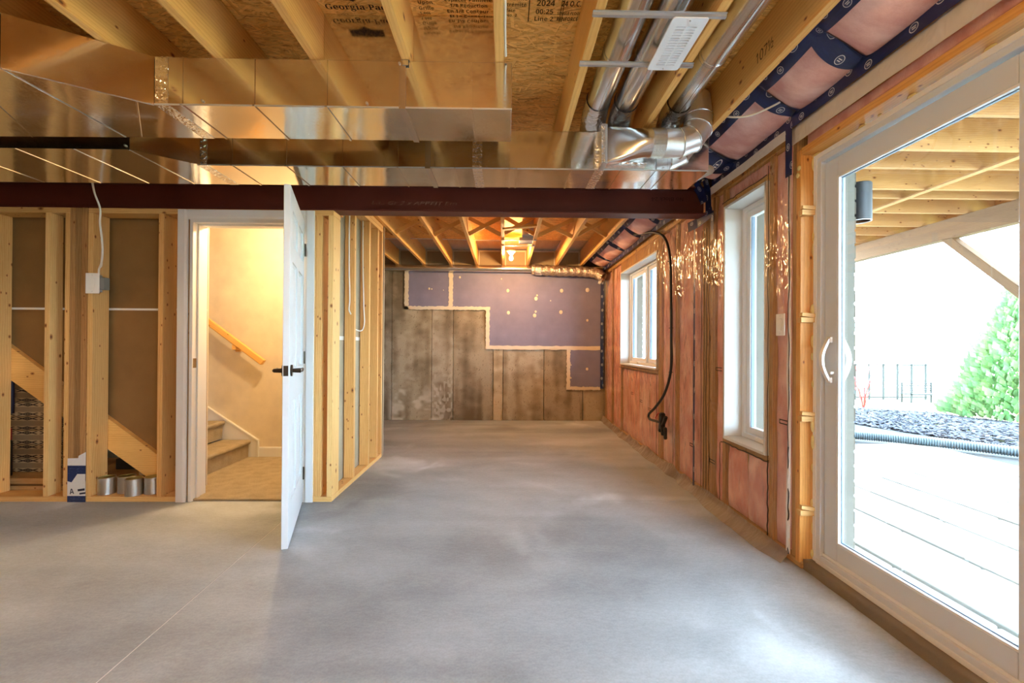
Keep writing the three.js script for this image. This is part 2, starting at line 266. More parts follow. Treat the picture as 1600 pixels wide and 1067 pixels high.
// ================================================================ SETTING
const XR = 1.53, ZB = -7.02, SUB = 2.617, JB = 2.38, ZW = -3.355, ZJ = -3.387;
// ---- floor: slabs parted by saw cuts (a cut runs away from the camera near x = -1.45, one runs across at z = -3.387)
const floor = struct('floor');
{
  const cx = (z) => -1.453 + (z + 3.251) * 0.0446, g = 0.0022, zf = 3.2, slab = (pts) => part('slab', prism(pts, 'y', -0.12, 0), M.floor, floor);
  slab([[cx(ZJ) + g, ZJ + g], [1.70, ZJ + g], [1.70, zf], [cx(zf) + g, zf]]);
  slab([[-5.9, ZJ + g], [cx(ZJ) - g, ZJ + g], [cx(zf) - g, zf], [-5.9, zf]]);
  slab([[-5.9, ZJ - g], [1.70, ZJ - g], [1.70, -7.3], [-5.9, -7.3]]);
  part('saw_cut', box(-5.9, -0.02, ZJ - g, 1.69, -0.0015, ZJ + g, 0.0001), M.saw, floor);
  part('saw_cut', prism([[cx(ZJ) - g, ZJ + g], [cx(ZJ) + g, ZJ + g], [cx(zf) + g, zf], [cx(zf) - g, zf]], 'y', -0.02, -0.0015), M.saw, floor);
}
// ---- ceiling: joists, subfloor sheets, bridging, blocking
const ceiling = struct('ceiling');
const JX = [-4.46, -4.055, -3.65, -3.245, -2.84, -2.435, -2.04, -1.645, -1.24, -0.83, -0.435, -0.032, 0.34, 0.785, 1.165];
{
  for (let k = -1; k < 6; k++) { const z1 = -2.642 + 1.22 * (3 - k) + 0.0, z0 = z1 - 1.217; if (z0 < -7.2 - 1.2) continue; for (let s = 0; s < 4; s++) { const x0 = -6.1 + s * 2.44 + (k & 1 ? -0.9 : 0.0), x1 = Math.min(x0 + 2.437, 1.72); if (x1 - x0 < 0.1) continue; part('subfloor_sheet', box(x0, SUB, Math.max(z0, -7.3), x1, SUB + 0.018, Math.min(z1, 3.2), 0.001, [rnd() * 2, rnd()]), M.osb, ceiling); } }
  part('sky_light_blocker', box(-6.2, SUB + 0.02, -7.35, 1.72, SUB + 0.06, 3.25), M.woodOld[0], ceiling);  // unseen slab added to stop sky light leaking through the sheet gaps
  JX.forEach((x, i) => {
    const right = i === JX.length - 1 ? 0.019 : 0.019;
    part('joist', box(x - 0.019, JB, -3.62, x + right, SUB - 0.001, 3.1, 0.003), joistM(), ceiling);
    part('joist', box(x - 0.019 - (i % 2 ? 0.0 : 0.0), JB, -7.02, x + 0.019, SUB - 0.001, -3.622, 0.003), joistM(), ceiling);
  });
  // cross bridging in the far room and solid blocks closing the joist bays over the far wall
  for (let i = 6; i + 1 < JX.length; i++) {
    const a = JX[i] + 0.021, b = JX[i + 1] - 0.021, z = -5.15 + (i % 3) * 0.05;
    part('bridging_strut', bar([a, JB + 0.02, z], [b, SUB - 0.03, z], 0.019, 0.045, [0, 1, 0]), joistM(), ceiling);
    part('bridging_strut', bar([a, SUB - 0.03, z - 0.03], [b, JB + 0.02, z - 0.03], 0.019, 0.045, [0, 1, 0]), joistM(), ceiling);
    const blk = part('rim_block', box(a, JB + 0.005, -6.99, b, SUB - 0.004, -6.965, 0.002), M.rimBlock, ceiling);
    part('sealant_or_shade_bead', join([box(a, JB + 0.005, -6.967, a + 0.022, SUB - 0.004, -6.957, 0.004), box(b - 0.022, JB + 0.005, -6.967, b, SUB - 0.004, -6.957, 0.004), box(a + 0.02, SUB - 0.03, -6.967, b - 0.02, SUB - 0.004, -6.957, 0.004)]), M.greyBoard, blk);
  }
  // flat lettering printed on the panels, and a carpenter's mark on the last joist
  const print = (w, h, x0, x1, z0, z1, draw, y = SUB - 0.0008) => { const m = std({ map: canvasTex(w, h, draw), transparent: true, roughness: 0.85 }); part('printed_lettering', geo([x0, y, z0, x1, y, z0, x1, y, z1, x0, y, z1], [0, 1, 2, 0, 2, 3], [0, 0, 1, 0, 1, 1, 0, 1], [0, -1, 0, 0, -1, 0, 0, -1, 0, 0, -1, 0]), m, ceiling); };
  const lines = (list, ink = 'rgba(44,26,12,0.86)') => (c, w, h) => { c.clearRect(0, 0, w, h); c.fillStyle = ink; for (const [t, x, y, s, f] of list) { c.font = `${f ?? 'bold'} ${s}px sans-serif`; c.fillText(t, x, y); } };
  print(512, 256, -0.80, -0.44, -2.03, -1.85, (c, w, h) => { c.clearRect(0, 0, w, h); c.fillStyle = 'rgba(34,24,22,0.9)'; c.fillRect(90, 40, 230, 72); c.beginPath(); c.moveTo(150, 110); c.lineTo(200, 140); c.lineTo(250, 110); c.fill(); c.font = 'bold 62px serif'; c.fillText('Georgia-Pacific', 14, 206); });
  print(512, 256, -0.39, -0.06, -2.05, -1.87, lines([['Panels', 0, 76, 40], ['Upon', 10, 120, 40], ['Grille', 8, 168, 40], ['1-866', 8, 208, 30], ['Espacer Panneles', 190, 96, 40], ['1/8 Réduction', 222, 142, 38], ['En 1/8 Contour', 196, 190, 40], ['Et Le Connecteur', 208, 234, 38]]));
  print(512, 256, 0.0, 0.30, -2.07, -1.88, (c, w, h) => { lines([['e Panne', -20, 60, 44], ['xtrémité', -24, 108, 40], ['face', -6, 150, 34], ['No. 2', -8, 190, 34], ['2024', 216, 100, 62], ['00:25', 214, 164, 54], ['Line 2', 206, 222, 52]])(c, w, h); c.fillRect(160, 20, 8, 210); c.fillRect(398, 20, 9, 210); c.fillRect(414, 20, 9, 210); });
  print(256, 256, 0.215, 0.33, -2.07, -1.88, lines([['24 O.C.', 42, 100, 58], ['SINGLE FLOOR', 14, 168, 34], ['RENFORCÉ', 16, 218, 42]]));
  const xm = 1.165 - 0.0198, mm = std({ map: canvasTex(256, 128, (c, w, h) => { c.clearRect(0, 0, w, h); c.fillStyle = 'rgba(58,32,14,0.9)'; c.font = '84px sans-serif'; c.fillText('107½', 12, 96); }), transparent: true, roughness: 0.8 });
  part('pencil_mark', geo([xm, 2.42, -2.08, xm, 2.42, -1.9, xm, 2.52, -1.9, xm, 2.52, -2.08], [0, 1, 2, 0, 2, 3], [0, 0, 1, 0, 1, 1, 0, 1], [-1, 0, 0, -1, 0, 0, -1, 0, 0, -1, 0, 0]), mm, ceiling);
}
// ---- far concrete wall: cast strips with their form seams, moisture board patches with trowelled joints
const wallBack = struct('wall_back');
{
  const seams = [-6.0, -5.0, -4.0, -3.2, -2.6, -1.739, -1.126, -0.796, -0.179, -0.028, 0.604, 1.209, 1.72];
  for (let i = 0; i + 1 < seams.length; i++) {
    const a = seams[i] + 0.0035, b = seams[i + 1] - 0.0035, pale = i === 8, d = (i * 37 % 5) * 0.0012;
    const g = box(a, 0, ZB - 0.2, b, 2.38, ZB - d + (pale ? 0.004 : 0), 0.004, [0, 0]); const p = g.attributes.position, u = g.attributes.uv; for (let k = 0; k < p.count; k++) u.setXY(k, p.getX(k) + 2, p.getY(k));
    part('cast_strip', g, pale ? M.stripPale : M.concrete[i % 3], wallBack);
  }
  part('joint_filler', box(-6.0, 0, ZB - 0.3, 1.72, 2.62, ZB - 0.14), M.roughConcrete, wallBack);
  const sheet = (pts, muds, dots) => {
    const s = part('drywall_sheet', prism(pts, 'z', ZB - 0.01, ZB + 0.014), M.violet, wallBack); s.userData.label = 'violet moisture board';
    for (const [x0, y0, x1, y1] of muds) { const r = mulberry(Math.round(x0 * 100) + 900), hor = Math.abs(x1 - x0) > Math.abs(y1 - y0), n = 26, A = [], B = []; for (let i = 0; i <= n; i++) { const t = i / n; A.push(hor ? [mix(x0, x1, t), y0 - 0.008 + r() * 0.014] : [x0 - 0.008 + r() * 0.014, mix(y0, y1, t)]); B.push(hor ? [mix(x0, x1, t), y1 + 0.008 - r() * 0.014] : [x1 + 0.008 - r() * 0.014, mix(y0, y1, t)]); } part('joint_compound', prism([...A, ...B.reverse()], 'z', ZB + 0.004, ZB + 0.019 + r() * 0.003), M.mud, s); }
    for (const [x, y, r] of dots) { const g = new THREE.SphereGeometry(1, 14, 8); g.scale(r * 0.9, r, 0.006); g.translate(x, y, ZB + 0.014); part('screw_patch', g, M.mud, s); }
  };
  const P = (px, py) => [(px - 789) * 7.02 / 711 - 0.013, 1.15 + (540.5 - py) * 7.02 / 711 + 0.0];
  sheet([[-1.50, 1.745], [-0.868, 1.745], [-0.868, 2.33], [-1.50, 2.33]], [[-1.545, 1.70, -1.485, 2.33], [-1.545, 1.70, -0.85, 1.75]], [[-1.17, 2.02, 0.018], [-1.13, 2.015, 0.012], [-0.95, 2.0, 0.008]]);
  sheet([[-0.82, 1.745], [-0.25, 1.745], [-0.25, 1.15], [1.475, 1.15], [1.475, 2.33], [-0.82, 2.33]], [[-0.868, 1.70, -0.805, 2.33], [-0.86, 1.70, -0.23, 1.75], [-0.295, 1.10, -0.238, 1.72], [-0.30, 1.095, 1.475, 1.15]],
    [[0.04, 2.0, 0.026], [0.475, 1.88, 0.03], [0.49, 1.93, 0.016], [0.87, 2.005, 0.03], [1.27, 2.02, 0.034], [0.05, 1.66, 0.028], [0.455, 1.62, 0.03], [0.47, 1.68, 0.018], [0.86, 1.675, 0.03], [1.27, 1.55, 0.02], [-0.70, 2.2, 0.018], [-0.06, 2.18, 0.01], [0.7, 1.85, 0.01]]);
  sheet([[1.0, 0.52], [1.475, 0.52], [1.475, 1.10], [1.0, 1.10]], [[0.955, 0.49, 1.008, 1.10], [0.95, 0.478, 1.475, 0.525]], [[1.27, 0.80, 0.022], [1.02, 0.66, 0.014], [1.02, 0.86, 0.012]]);
  part('sill_plate', box(-6.0, 2.34, ZB - 0.16, 1.70, 2.379, ZB + 0.0), M.woodOld[1], wallBack);
}
// ---- enclosing walls out of the picture
{
  const wl = struct('wall_left'); part('poured_wall', box(-6.1, 0, -7.3, -5.9, 2.62, 3.3), M.roughConcrete, wl);
  const wr = struct('wall_rear'); part('poured_wall', box(-6.0, 0, 3.05, 1.72, 2.62, 3.3), M.greyBoard, wr);
}
// ---- stud wall with the door (faces the camera) and the short return wall beside the passage
const stud = (p, x0, y0, z0, x1, y1, z1, m) => part('stud', box(x0, y0, z0, x1, y1, z1, 0.003), m ?? wood(), p);
const wallFront = struct('wall_front');
{
  const y0 = 0.038, y1 = 2.0985, zb = ZW - 0.14;
  part('bottom_plate', box(-5.0, 0, zb, -3.165, y0, ZW), M.wood[1], wallFront); part('bottom_plate', box(-3.036, 0, zb, -2.386, y0, ZW), M.wood[0], wallFront);
  part('top_plate', box(-5.0, y1, zb, -3.165, 2.137, ZW), M.wood[1], wallFront); part('top_plate', box(-3.036, y1, zb, -1.262, 2.137, ZW), M.wood[3], wallFront);
  for (const x of [-4.86, -4.45, -4.13, -3.762]) stud(wallFront, x, y0, zb, x + 0.038, y1, ZW);
  stud(wallFront, -3.345, y0, ZW - 0.10, -3.307, y1, ZW, M.wood[0]);            // waney stud
  stud(wallFront, -3.202, y0, zb, -3.166, y1, ZW, M.wood[1]);
  for (let i = 0; i < 3; i++) part('post_ply', box(-3.164 + i * 0.0418, 0.002, zb - 0.01, -3.164 + (i + 1) * 0.0418 - 0.003, 2.137, ZW + 0.004 - (i % 2) * 0.003, 0.003), M.ply[i], wallFront);
  stud(wallFront, -3.038, y0, zb, -3.0, y1, ZW, M.wood[2]);
  stud(wallFront, -2.531, y0, zb, -2.494, y1, ZW, M.wood[3]);
  stud(wallFront, -2.397, y0, zb, -2.359, y1, ZW, M.wood[1]); stud(wallFront, -2.357, y0, zb, -2.32, 2.06, ZW, M.wood[1]);
  part('header', box(-2.355, 2.062, zb, -1.395, y1 - 0.001, ZW), M.wood[1], wallFront);
  stud(wallFront, -1.39, y0, zb, -1.345, y1, ZW, M.wood[1]); stud(wallFront, -1.43, y0, zb, -1.392, 2.06, ZW);
  stud(wallFront, -1.30, y0, zb, -1.262, y1, ZW, M.wood[0]);
  part('bottom_plate', box(-1.43, 0, zb, -1.262, y0, ZW), M.wood[0], wallFront);
  // paper-faced stair wall board behind the studs, cut along the stair line, in an upper and a lower sheet
  const line = (x) => 0.305 - 0.735 * (x + 2.633);
  part('backing_sheet', prism([[-5.0, 1.418], [-2.3, 1.418], [-2.3, 2.36], [-5.0, 2.36]], 'z', -3.552, -3.539), M.kraft, wallFront);
  part('backing_sheet', prism([[-4.14, 1.408], [-2.30, line(-2.30)], [-2.30, 1.408]], 'z', -3.552, -3.539), M.kraft, wallFront);
  part('sheet_joint', box(-4.9, 1.405, -3.541, -2.31, 1.421, -3.5365, 0.001), M.white, wallFront);
}
const wallReturn = struct('wall_partition');
{
  const x1 = -1.262, x0 = -1.345, y0 = 0.038;
  part('bottom_plate', box(-1.351, 0, -4.71, x1, y0, -3.497), M.wood[0], wallReturn);
  part('top_plate', box(-1.351, 2.342, -4.71, x1, 2.38, -3.56), M.wood[2], wallReturn); part('top_plate', box(-1.351, 2.303, -4.71, x1, 2.341, -3.56), M.wood[0], wallReturn);
  for (const z of [-3.83, -4.24, -4.52, -4.668]) stud(wallReturn, x0, y0, z - 0.038, x1, 2.302, z);
  part('backing_sheet', box(-1.366, 0.0, -4.70, -1.353, 1.21, -3.50, 0.001), M.greyBoard, wallReturn); part('backing_sheet', box(-1.366, 1.214, -4.70, -1.353, 2.36, -3.50, 0.001), M.greyBoard, wallReturn);
  part('edge_tape', box(-1.353, 1.19, -4.66, -1.3515, 1.222, -3.50, 0.0003), M.white, wallReturn);
  part('end_board', box(-4.95, 0, -4.775, -1.262, 2.38, -4.755, 0.002), M.greyBoard, wallReturn);
  part('backing_block', box(-1.351, 2.14, -3.556, -1.262, 2.38, -3.5), M.wood[1], wallReturn);
}
// ---- stairwell finishes
const wallStair = struct('wall_stairwell');
{
  part('plaster', box(-4.95, 0, -4.75, -1.367, 2.36, -4.65), M.cream, wallStair);
  part('plaster', box(-1.3785, 0, -4.65, -1.3665, 2.36, -3.51), M.cream, wallStair);
  part('plaster', box(-5.0, 0, -4.75, -4.95, 2.36, -3.5), M.cream, wallStair);
  part('plaster', prism([[-4.14, 1.41], [-2.30, 0.06], [-2.30, 2.36], [-4.95, 2.36], [-4.95, 1.41]], 'z', -3.566, -3.553), M.cream, wallStair);
  part('plaster_ceiling', box(-5.0, 2.36, -4.75, -1.35, 2.372, -3.50), M.cream, wallStair);
  const bb = struct('baseboard_stairwell'); part('board', prism([[-4.6495, 0.012], [-4.6495, 0.114], [-4.641, 0.114], [-4.637, 0.104], [-4.637, 0.012]].map(([z, y]) => [y, z]), 'x', -2.486, -1.38), M.trim, bb);
}
// ---- staircase
{
  const st = thing('staircase', 'carpeted staircase rising to the left behind the stud wall and door', 'staircase', [0, 0, 0]);
  const z0 = -4.64, z1 = -3.568, run = 0.2585, rise = 0.19, X0 = -2.575;
  for (let k = 0; k < 8; k++) {
    const x = X0 - run * k, y = rise * (k + 1);
    // one carpeted step: riser face, rolled nosing and tread as one profile
    const pr = [[x, y - rise + 0.012]]; for (let i = 0; i <= 10; i++) { const a = -Math.PI / 2 + Math.PI * i / 10; pr.push([x + 0.004 + 0.022 * Math.cos(a), y - 0.022 + 0.022 * Math.sin(a)]); } pr.push([x - run + 0.002, y], [x - run + 0.002, y - 0.06], [x - 0.03, y - 0.06], [x - 0.03, y - rise + 0.012]);
    part('carpet_step', prism(pr, 'z', z0 + 0.02, z1 - 0.008), M.carpet, st);
  }
  const top = (x) => 0.309 - 0.735 * (x + 2.633), bot = (x) => top(x) - 0.275;
  part('stringer', prism([[-5.0, bot(-5.0)], [-2.53, Math.max(0.012, bot(-2.53))], [-2.45, 0.012], [-2.40, top(-2.40)], [-2.40, top(-2.40)], [-5.0, top(-5.0)]], 'z', -3.537, -3.4975), M.rail, st).userData.label = 'bare wooden stringer seen between the studs';
  const sk = (x) => 0.178 + 0.655 * (-2.495 - x);
  const s = part('skirt_board', prism([[-2.495, 0.012], [-2.495, 0.178], [-4.9, sk(-4.9)], [-4.9, sk(-4.9) - 0.36], [-2.72, 0.012]], 'z', -4.649, -4.63), M.trim, st);
  part('skirt_cap', bar([-2.488, 0.182, -4.638], [-4.9, sk(-4.9) + 0.004, -4.638], 0.03, 0.016), M.trim, s);
  part('skirt_end', box(-2.495, 0.012, -4.649, -2.478, 0.186, -4.622), M.trim, s);
}
const carpetFloor = struct('floor_stairwell'); part('carpet', box(-2.60, 0.0015, -4.65, -1.38, 0.016, -3.37, 0.006), M.carpet, carpetFloor);
{
  const h = thing('handrail', 'pale wooden handrail sloping down the cream stairwell wall', 'handrail');
  part('rail', bar([-3.9, 2.078, -4.565], [-2.40, 0.968, -4.565], 0.045, 0.062, [0, 1, 0], 0.008), M.rail, h);
  for (const x of [-2.685, -3.6]) { const y = 0.968 + (-2.40 - x) * 0.74; part('bracket', join([box(x - 0.03, y - 0.105, -4.65, x + 0.03, y - 0.025, -4.618, 0.006), box(x - 0.022, y - 0.085, -4.62, x + 0.022, y - 0.028, -4.55, 0.006)]), M.rail, h); }
}
// ---- interior door
const door1 = struct('door_1');
{
  const casing = (pts, axis, a, b) => part('casing', prism(pts, axis, a, b), M.trim, door1);
  const prof = (x, s) => [[x, ZW], [x, ZW + 0.013], [x + s * 0.05, ZW + 0.015], [x + s * 0.062, ZW + 0.010], [x + s * 0.072, ZW + 0.009], [x + s * 0.072, ZW]];
  casing(prof(-2.384, 1), 'y', 0.0, 2.129); casing(prof(-1.398, -1), 'y', 0.0, 2.129);
  part('casing', prism([[2.129, ZW], [2.129, ZW + 0.013], [2.080, ZW + 0.015], [2.067, ZW + 0.010], [2.058, ZW + 0.009], [2.058, ZW]], 'x', -2.312, -1.47), M.trim, door1);
  part('jamb', box(-2.300, 0, -3.512, -2.276, 2.062, -3.347), M.trim, door1); part('jamb', box(-1.462, 0, -3.512, -1.436, 2.062, -3.347), M.trim, door1);
  part('head_jamb', box(-2.276, 2.036, -3.512, -1.462, 2.062, -3.347), M.trim, door1);
  part('stop', box(-2.2765, 0, -3.43, -2.264, 2.036, -3.395), M.trim, door1); part('stop', box(-1.4735, 0, -3.43, -1.4615, 2.036, -3.395), M.trim, door1); part('stop', box(-2.264, 2.024, -3.43, -1.4735, 2.0365, -3.395), M.trim, door1);
  part('strike_plate', box(-2.2765, 0.975, -3.392, -2.274, 1.045, -3.358, 0.0005), M.strike, door1);
  // the open six-panel leaf
  const leaf = group('leaf', door1); leaf.position.set(-1.459, 0.012, -3.322); leaf.rotation.y = -71.4 * Math.PI / 180;
  const w = 0.806, h = 2.032, T = 0.035, sh = new THREE.Shape([[0, 0], [w, 0], [w, h], [0, h]].map((p) => new THREE.Vector2(...p))), holes = [];
  for (const [a, b] of [[0.11, 0.365], [0.441, 0.696]]) for (const [c, d] of [[0.23, 0.80], [1.0, 1.62], [1.72, 1.92]]) { holes.push([a, c, b, d]); sh.holes.push(new THREE.Path([[a, c], [a, d], [b, d], [b, c]].map((p) => new THREE.Vector2(...p)))); }
  const fg = new THREE.ExtrudeGeometry(sh, { depth: T - 0.004, bevelEnabled: true, bevelThickness: 0.002, bevelSize: 0.002, bevelOffset: -0.002, bevelSegments: 1 }); fg.translate(0, 0, 0.002); part('frame', fg, M.doorPaint, leaf);
  for (const [a, c, b, d] of holes) { const pts = (e, z) => [[a + e, c + e, z], [b - e, c + e, z], [b - e, d - e, z], [a + e, d - e, z]], pos = [], idx = []; for (const L of [pts(-0.001, 0.006), pts(0.014, 0.016), pts(0.055, 0.004)]) L.forEach((p) => pos.push(...p)); for (const L of [pts(0.055, T - 0.004), pts(0.014, T - 0.016), pts(-0.001, T - 0.006)]) L.forEach((p) => pos.push(...p)); for (let k = 0; k < 5; k++) for (let i = 0; i < 4; i++) { const p = k * 4 + i, q = k * 4 + (i + 1) % 4; idx.push(p, p + 4, q + 4, p, q + 4, q); if (k === 2) { } } idx.push(8, 10, 9, 8, 11, 10, 12, 13, 14, 12, 14, 15); const g = geo(pos, idx, pos.flatMap((v, i) => i % 3 === 0 ? [v, pos[i + 1]] : [])).toNonIndexed(); g.computeVertexNormals(); part('panel', g, M.doorPaint, leaf); }
  const lever = (s) => { // s = -1 on the face toward +x
    const z = s < 0 ? 0 : T, rose = cyl(0.033, 0.033, 0.009, 28).rotateX(Math.PI / 2).translate(0, 0, s * 0.0045), neck = cyl(0.011, 0.014, 0.05, 16).rotateX(Math.PI / 2).translate(0, 0, s * 0.028), arm = tube([[0.004, 0, s * 0.05], [-0.02, 0, s * 0.053], [-0.07, -0.002, s * 0.052], [-0.115, 0.002, s * 0.05]], 0.0095, 16, 10);
    const g = join([rose, neck, arm]); g.translate(w - 0.066, 0.99, z); part('lever_handle', g, M.bronze, leaf);
  };
  lever(-1); lever(1);
  part('latch_plate', box(w - 0.0005, 0.962, 0.005, w + 0.0015, 1.02, 0.03, 0.0005), M.bronze, leaf);
  for (const y of [0.16, 1.0, 1.78]) part('hinge', join([cyl(0.007, 0.007, 0.09, 12).translate(-0.007, y + 0.045, -0.003), box(-0.004, y, 0.0, 0.0, y + 0.09, 0.03, 0.0005)]), M.hinge, leaf);
}

// ================================================================ EXTERIOR WALL (right) with windows, patio door, insulation and plastic sheet
const wallRight = struct('wall_right');
const OPEN = [[-6.0, -4.555, 0.915, 2.125], [-3.155, -2.64, 0.516, 2.128], [-2.345, -0.42, 0.03, 2.15], [0.8, 2.4, 0.5, 2.13]]; // z0, z1, y0, y1
{
  const xs0 = 1.545, xs1 = 1.685;
  // sheathing and brick veneer backing round the openings (keeps the daylight to the openings)
  const ring = (name, x0, x1, m, e) => {
    let z = -7.3; const P = (a, b, c, d) => { if (b - a > 0.005 && d - c > 0.005) part(name, box(x0, c, a, x1, d, b, 0.001), m, wallRight); };
    for (const [a, b, c, d] of OPEN) { P(z, a - e, 0, 2.62); P(a - e, b + e, 0, c - e); P(a - e, b + e, d + e, 2.62); z = b + e; }
    P(z, 3.3, 0, 2.62);
  };
  ring('sheathing', 1.686, 1.70, M.woodOld[0], 0.0);
  ring('veneer_backing', 1.735, 1.822, M.mortar, 0.0);
  part('rim_board', box(1.69, 2.30, -7.3, 1.73, 2.66, 3.3), M.woodOld[0], wallRight);
  // studs, plates, headers
  const st = (z, y0 = 0.04, y1 = 2.30, m) => part('stud', box(xs0, y0, z, xs1, y1, z + 0.038, 0.003), m ?? M.woodOld[Math.floor(rnd() * 3)], wallRight);
  part('bottom_plate', box(xs0, 0.001, -7.0, xs1, 0.04, -2.346), M.woodOld[0], wallRight); part('top_plate', box(xs0, 2.30, -7.0, xs1, 2.338, 3.0), M.wood[0], wallRight); part('top_plate', box(xs0, 2.262, -7.0, xs1, 2.299, 3.0), M.wood[1], wallRight);
  for (const z of [-6.99, -6.56, -6.04, -4.553, -4.51, -4.10]) st(z, 0.04, 2.26);
  for (let i = 0; i < 5; i++) st(-3.535 + i * 0.043, 0.04, 2.26, M.woodOld[i % 3]);
  st(-3.205, 0.04, 2.26); st(-2.638, 0.04, 2.26);
  part('stud', box(xs0, 0.04, -2.425, xs1, 2.26, -2.388, 0.003), M.woodOld[0], wallRight);
  part('trimmer_stud', box(1.538, 0.03, -2.385, 1.686, 2.185, -2.347, 0.004), M.trimmer, wallRight);
  part('window_sill_plate', box(xs0, 0.475, -3.165, xs1, 0.512, -2.64), M.woodOld[1], wallRight); part('window_sill_plate', box(xs0, 0.872, -6.0, xs1, 0.91, -4.555), M.woodOld[1], wallRight);
  part('header', box(xs0, 2.13, -6.0, xs1, 2.26, -4.556), M.woodOld[2], wallRight); part('header', box(xs0, 2.132, -3.165, xs1, 2.17, -2.64), M.wood[1], wallRight);
  part('header', box(1.538, 2.152, -2.345, 1.686, 2.19, -0.36, 0.004), M.trimmer, wallRight); 
  for (const z of [-0.38, 0.0, 0.75, 2.42]) st(z, 0.04, 2.26);
  // fibreglass batts, each a pillow between its studs
  const batt = (z0, z1, y0, y1, seed, x = 1.552, puff = 0.02) => {
    const nz = 10, ny = Math.max(8, Math.round((y1 - y0) * 18)), zc = (z1 - z0);
    const g = surf(nz, ny, (u, v) => { const e = Math.pow(Math.max(0, 16 * u * (1 - u) * v * (1 - v) * Math.min(4, 0.25 / Math.max(0.02, v * (1 - v)))), 0.35), z = mix(z0, z1, u), y = mix(y0, y1, v); return [x - puff * Math.min(1, e) - 0.016 * (n3(z * 7 + seed, y * 5, seed) - 0.5) + 0.02, y, z]; }, zc, y1 - y0);
    const u = g.attributes.uv; for (let i = 0; i < u.count; i++) u.setXY(i, u.getX(i) + seed * 0.37, u.getY(i) + seed * 0.23);
    part('insulation_batt', g, M.pink[seed % 3], wallRight);
  };
  let s = 1;
  for (const [a, b] of [[-6.95, -6.565], [-6.52, -6.045], [-4.47, -4.105], [-4.06, -3.54], [-3.32, -3.21], [-2.598, -2.43]]) batt(a, b, 0.045, 2.255, s++);
  for (const [a, b] of [[-5.995, -5.64], [-5.63, -5.27], [-5.26, -4.91], [-4.90, -4.56]]) batt(a, b, 0.045, 0.865, s++);
  batt(-3.155, -2.905, 0.05, 0.468, s++, 1.55, 0.024); batt(-2.895, -2.65, 0.05, 0.468, s++, 1.55, 0.024); batt(-3.16, -2.645, 2.172, 2.258, s++);
  batt(-0.34, -0.01, 0.045, 2.255, s++); batt(0.04, 0.74, 0.045, 2.255, s++);
  batt(-2.34, -0.4, 2.196, 2.258, s++, 1.552, 0.012);
  // clear plastic sheet over the framing, wrinkled, with the windows cut out, its foot lapping onto the slab
  const inside = (z, y, e = 0.0) => OPEN.some(([a, b, c, d]) => z > a - e && z < b + e && y > c - e && y < d + e);
  const Z0 = -7.0, Z1 = -2.40, NZ = 184, NY = 92, Y0 = 0.004, Y1 = 2.30;
  part('plastic_sheet', surf(NZ, NY, (u, v) => {
    const z = mix(Z0, Z1, u), y = mix(Y0, Y1, v), fold = Math.pow(Math.abs(n3(z * 9, y * 1.1, 3.1) - 0.5) * 2, 0.8), wr = n3(z * 16 + y * 5, y * 4, 1.7);
    let x = 1.533 - 0.010 * fold - 0.006 * wr - 0.004; if (y < 0.18) { const t = (0.18 - y) / 0.18; x -= t * t * (0.02 + 0.022 * n3(z * 6, 1, 5)); } return [x, y, z];
  }, Z1 - Z0, Y1 - Y0, (u, v) => !inside(mix(Z0, Z1, u), mix(Y0, Y1, v), -0.004)), M.poly, wallRight);
  part('plastic_sheet', surf(80, 6, (u, v) => [1.524 - 0.010 * n3(u * 30, v * 2, 2), mix(2.222, 2.312, v), mix(-2.42, 0.1, u)], 2.4, 0.13), M.polyMilky, wallRight);
  part('plastic_sheet', surf(60, 50, (u, v) => [1.525 - 0.012 * n3(u * 20, v * 4, 2), mix(0.005, 2.3, v), mix(-0.36, 0.78, u)], 1.14, 2.3), M.poly, wallRight);
  part('plastic_flap', surf(40, 8, (u, v) => { const z = mix(-4.0, -2.42, u); return [1.515 - 0.012 * v - 0.01 * n3(z * 12, v, 3), mix(2.262, 2.312, v) + 0.008 * n3(z * 9, 2, 2), z]; }, 1.6, 0.12), M.polyMilky, wallRight);
  part('plastic_edge', surf(6, 60, (u, v) => [1.525 - 0.02 * Math.sin(u * 3.1) * n3(v * 6, u, 4), mix(0.05, 2.2, v), mix(-2.435, -2.405, u) + 0.012 * (n3(v * 9, 1, 7) - 0.5)], 0.04, 2.2), M.polyMilky, wallRight);
  part('plastic_hem', surf(150, 6, (u, v) => { const z = mix(-7.0, -2.40, u), n = n3(z * 6, 1, 5); return [1.519 - 0.05 * Math.pow(1 - v, 1.5) * (0.2 + 1.6 * n) - 0.012 * n3(z * 18, v * 3, 2), 0.003 + v * 0.10 * (0.25 + 0.9 * n3(z * 7, 2, 8)), z]; }, 4.6, 0.13), M.polyDusty, wallRight);
  // dark sealant beads along the framing, plus strips painting shade between the plies
  const bead2 = (a, b, r, wob = 0.006) => part('sealant_or_shade_bead', tube(Array.from({ length: 15 }, (_, i) => { const t = i / 14; return [1.519 - 0.002 * rnd(), mix(a[0], b[0], t) + (a[0] === b[0] ? (rnd() - 0.5) * wob : 0), mix(a[1], b[1], t) + (a[1] === b[1] ? (rnd() - 0.5) * wob : 0)]; }), r * 0.62, 60, 6), M.sealantOrShade, wallRight);
  for (const z of [-3.492, -3.449, -3.406, -3.363]) bead2([0.06, z], [2.05, z], 0.0035, 0.012);  // dark strips painted in as the shade of the ply gaps
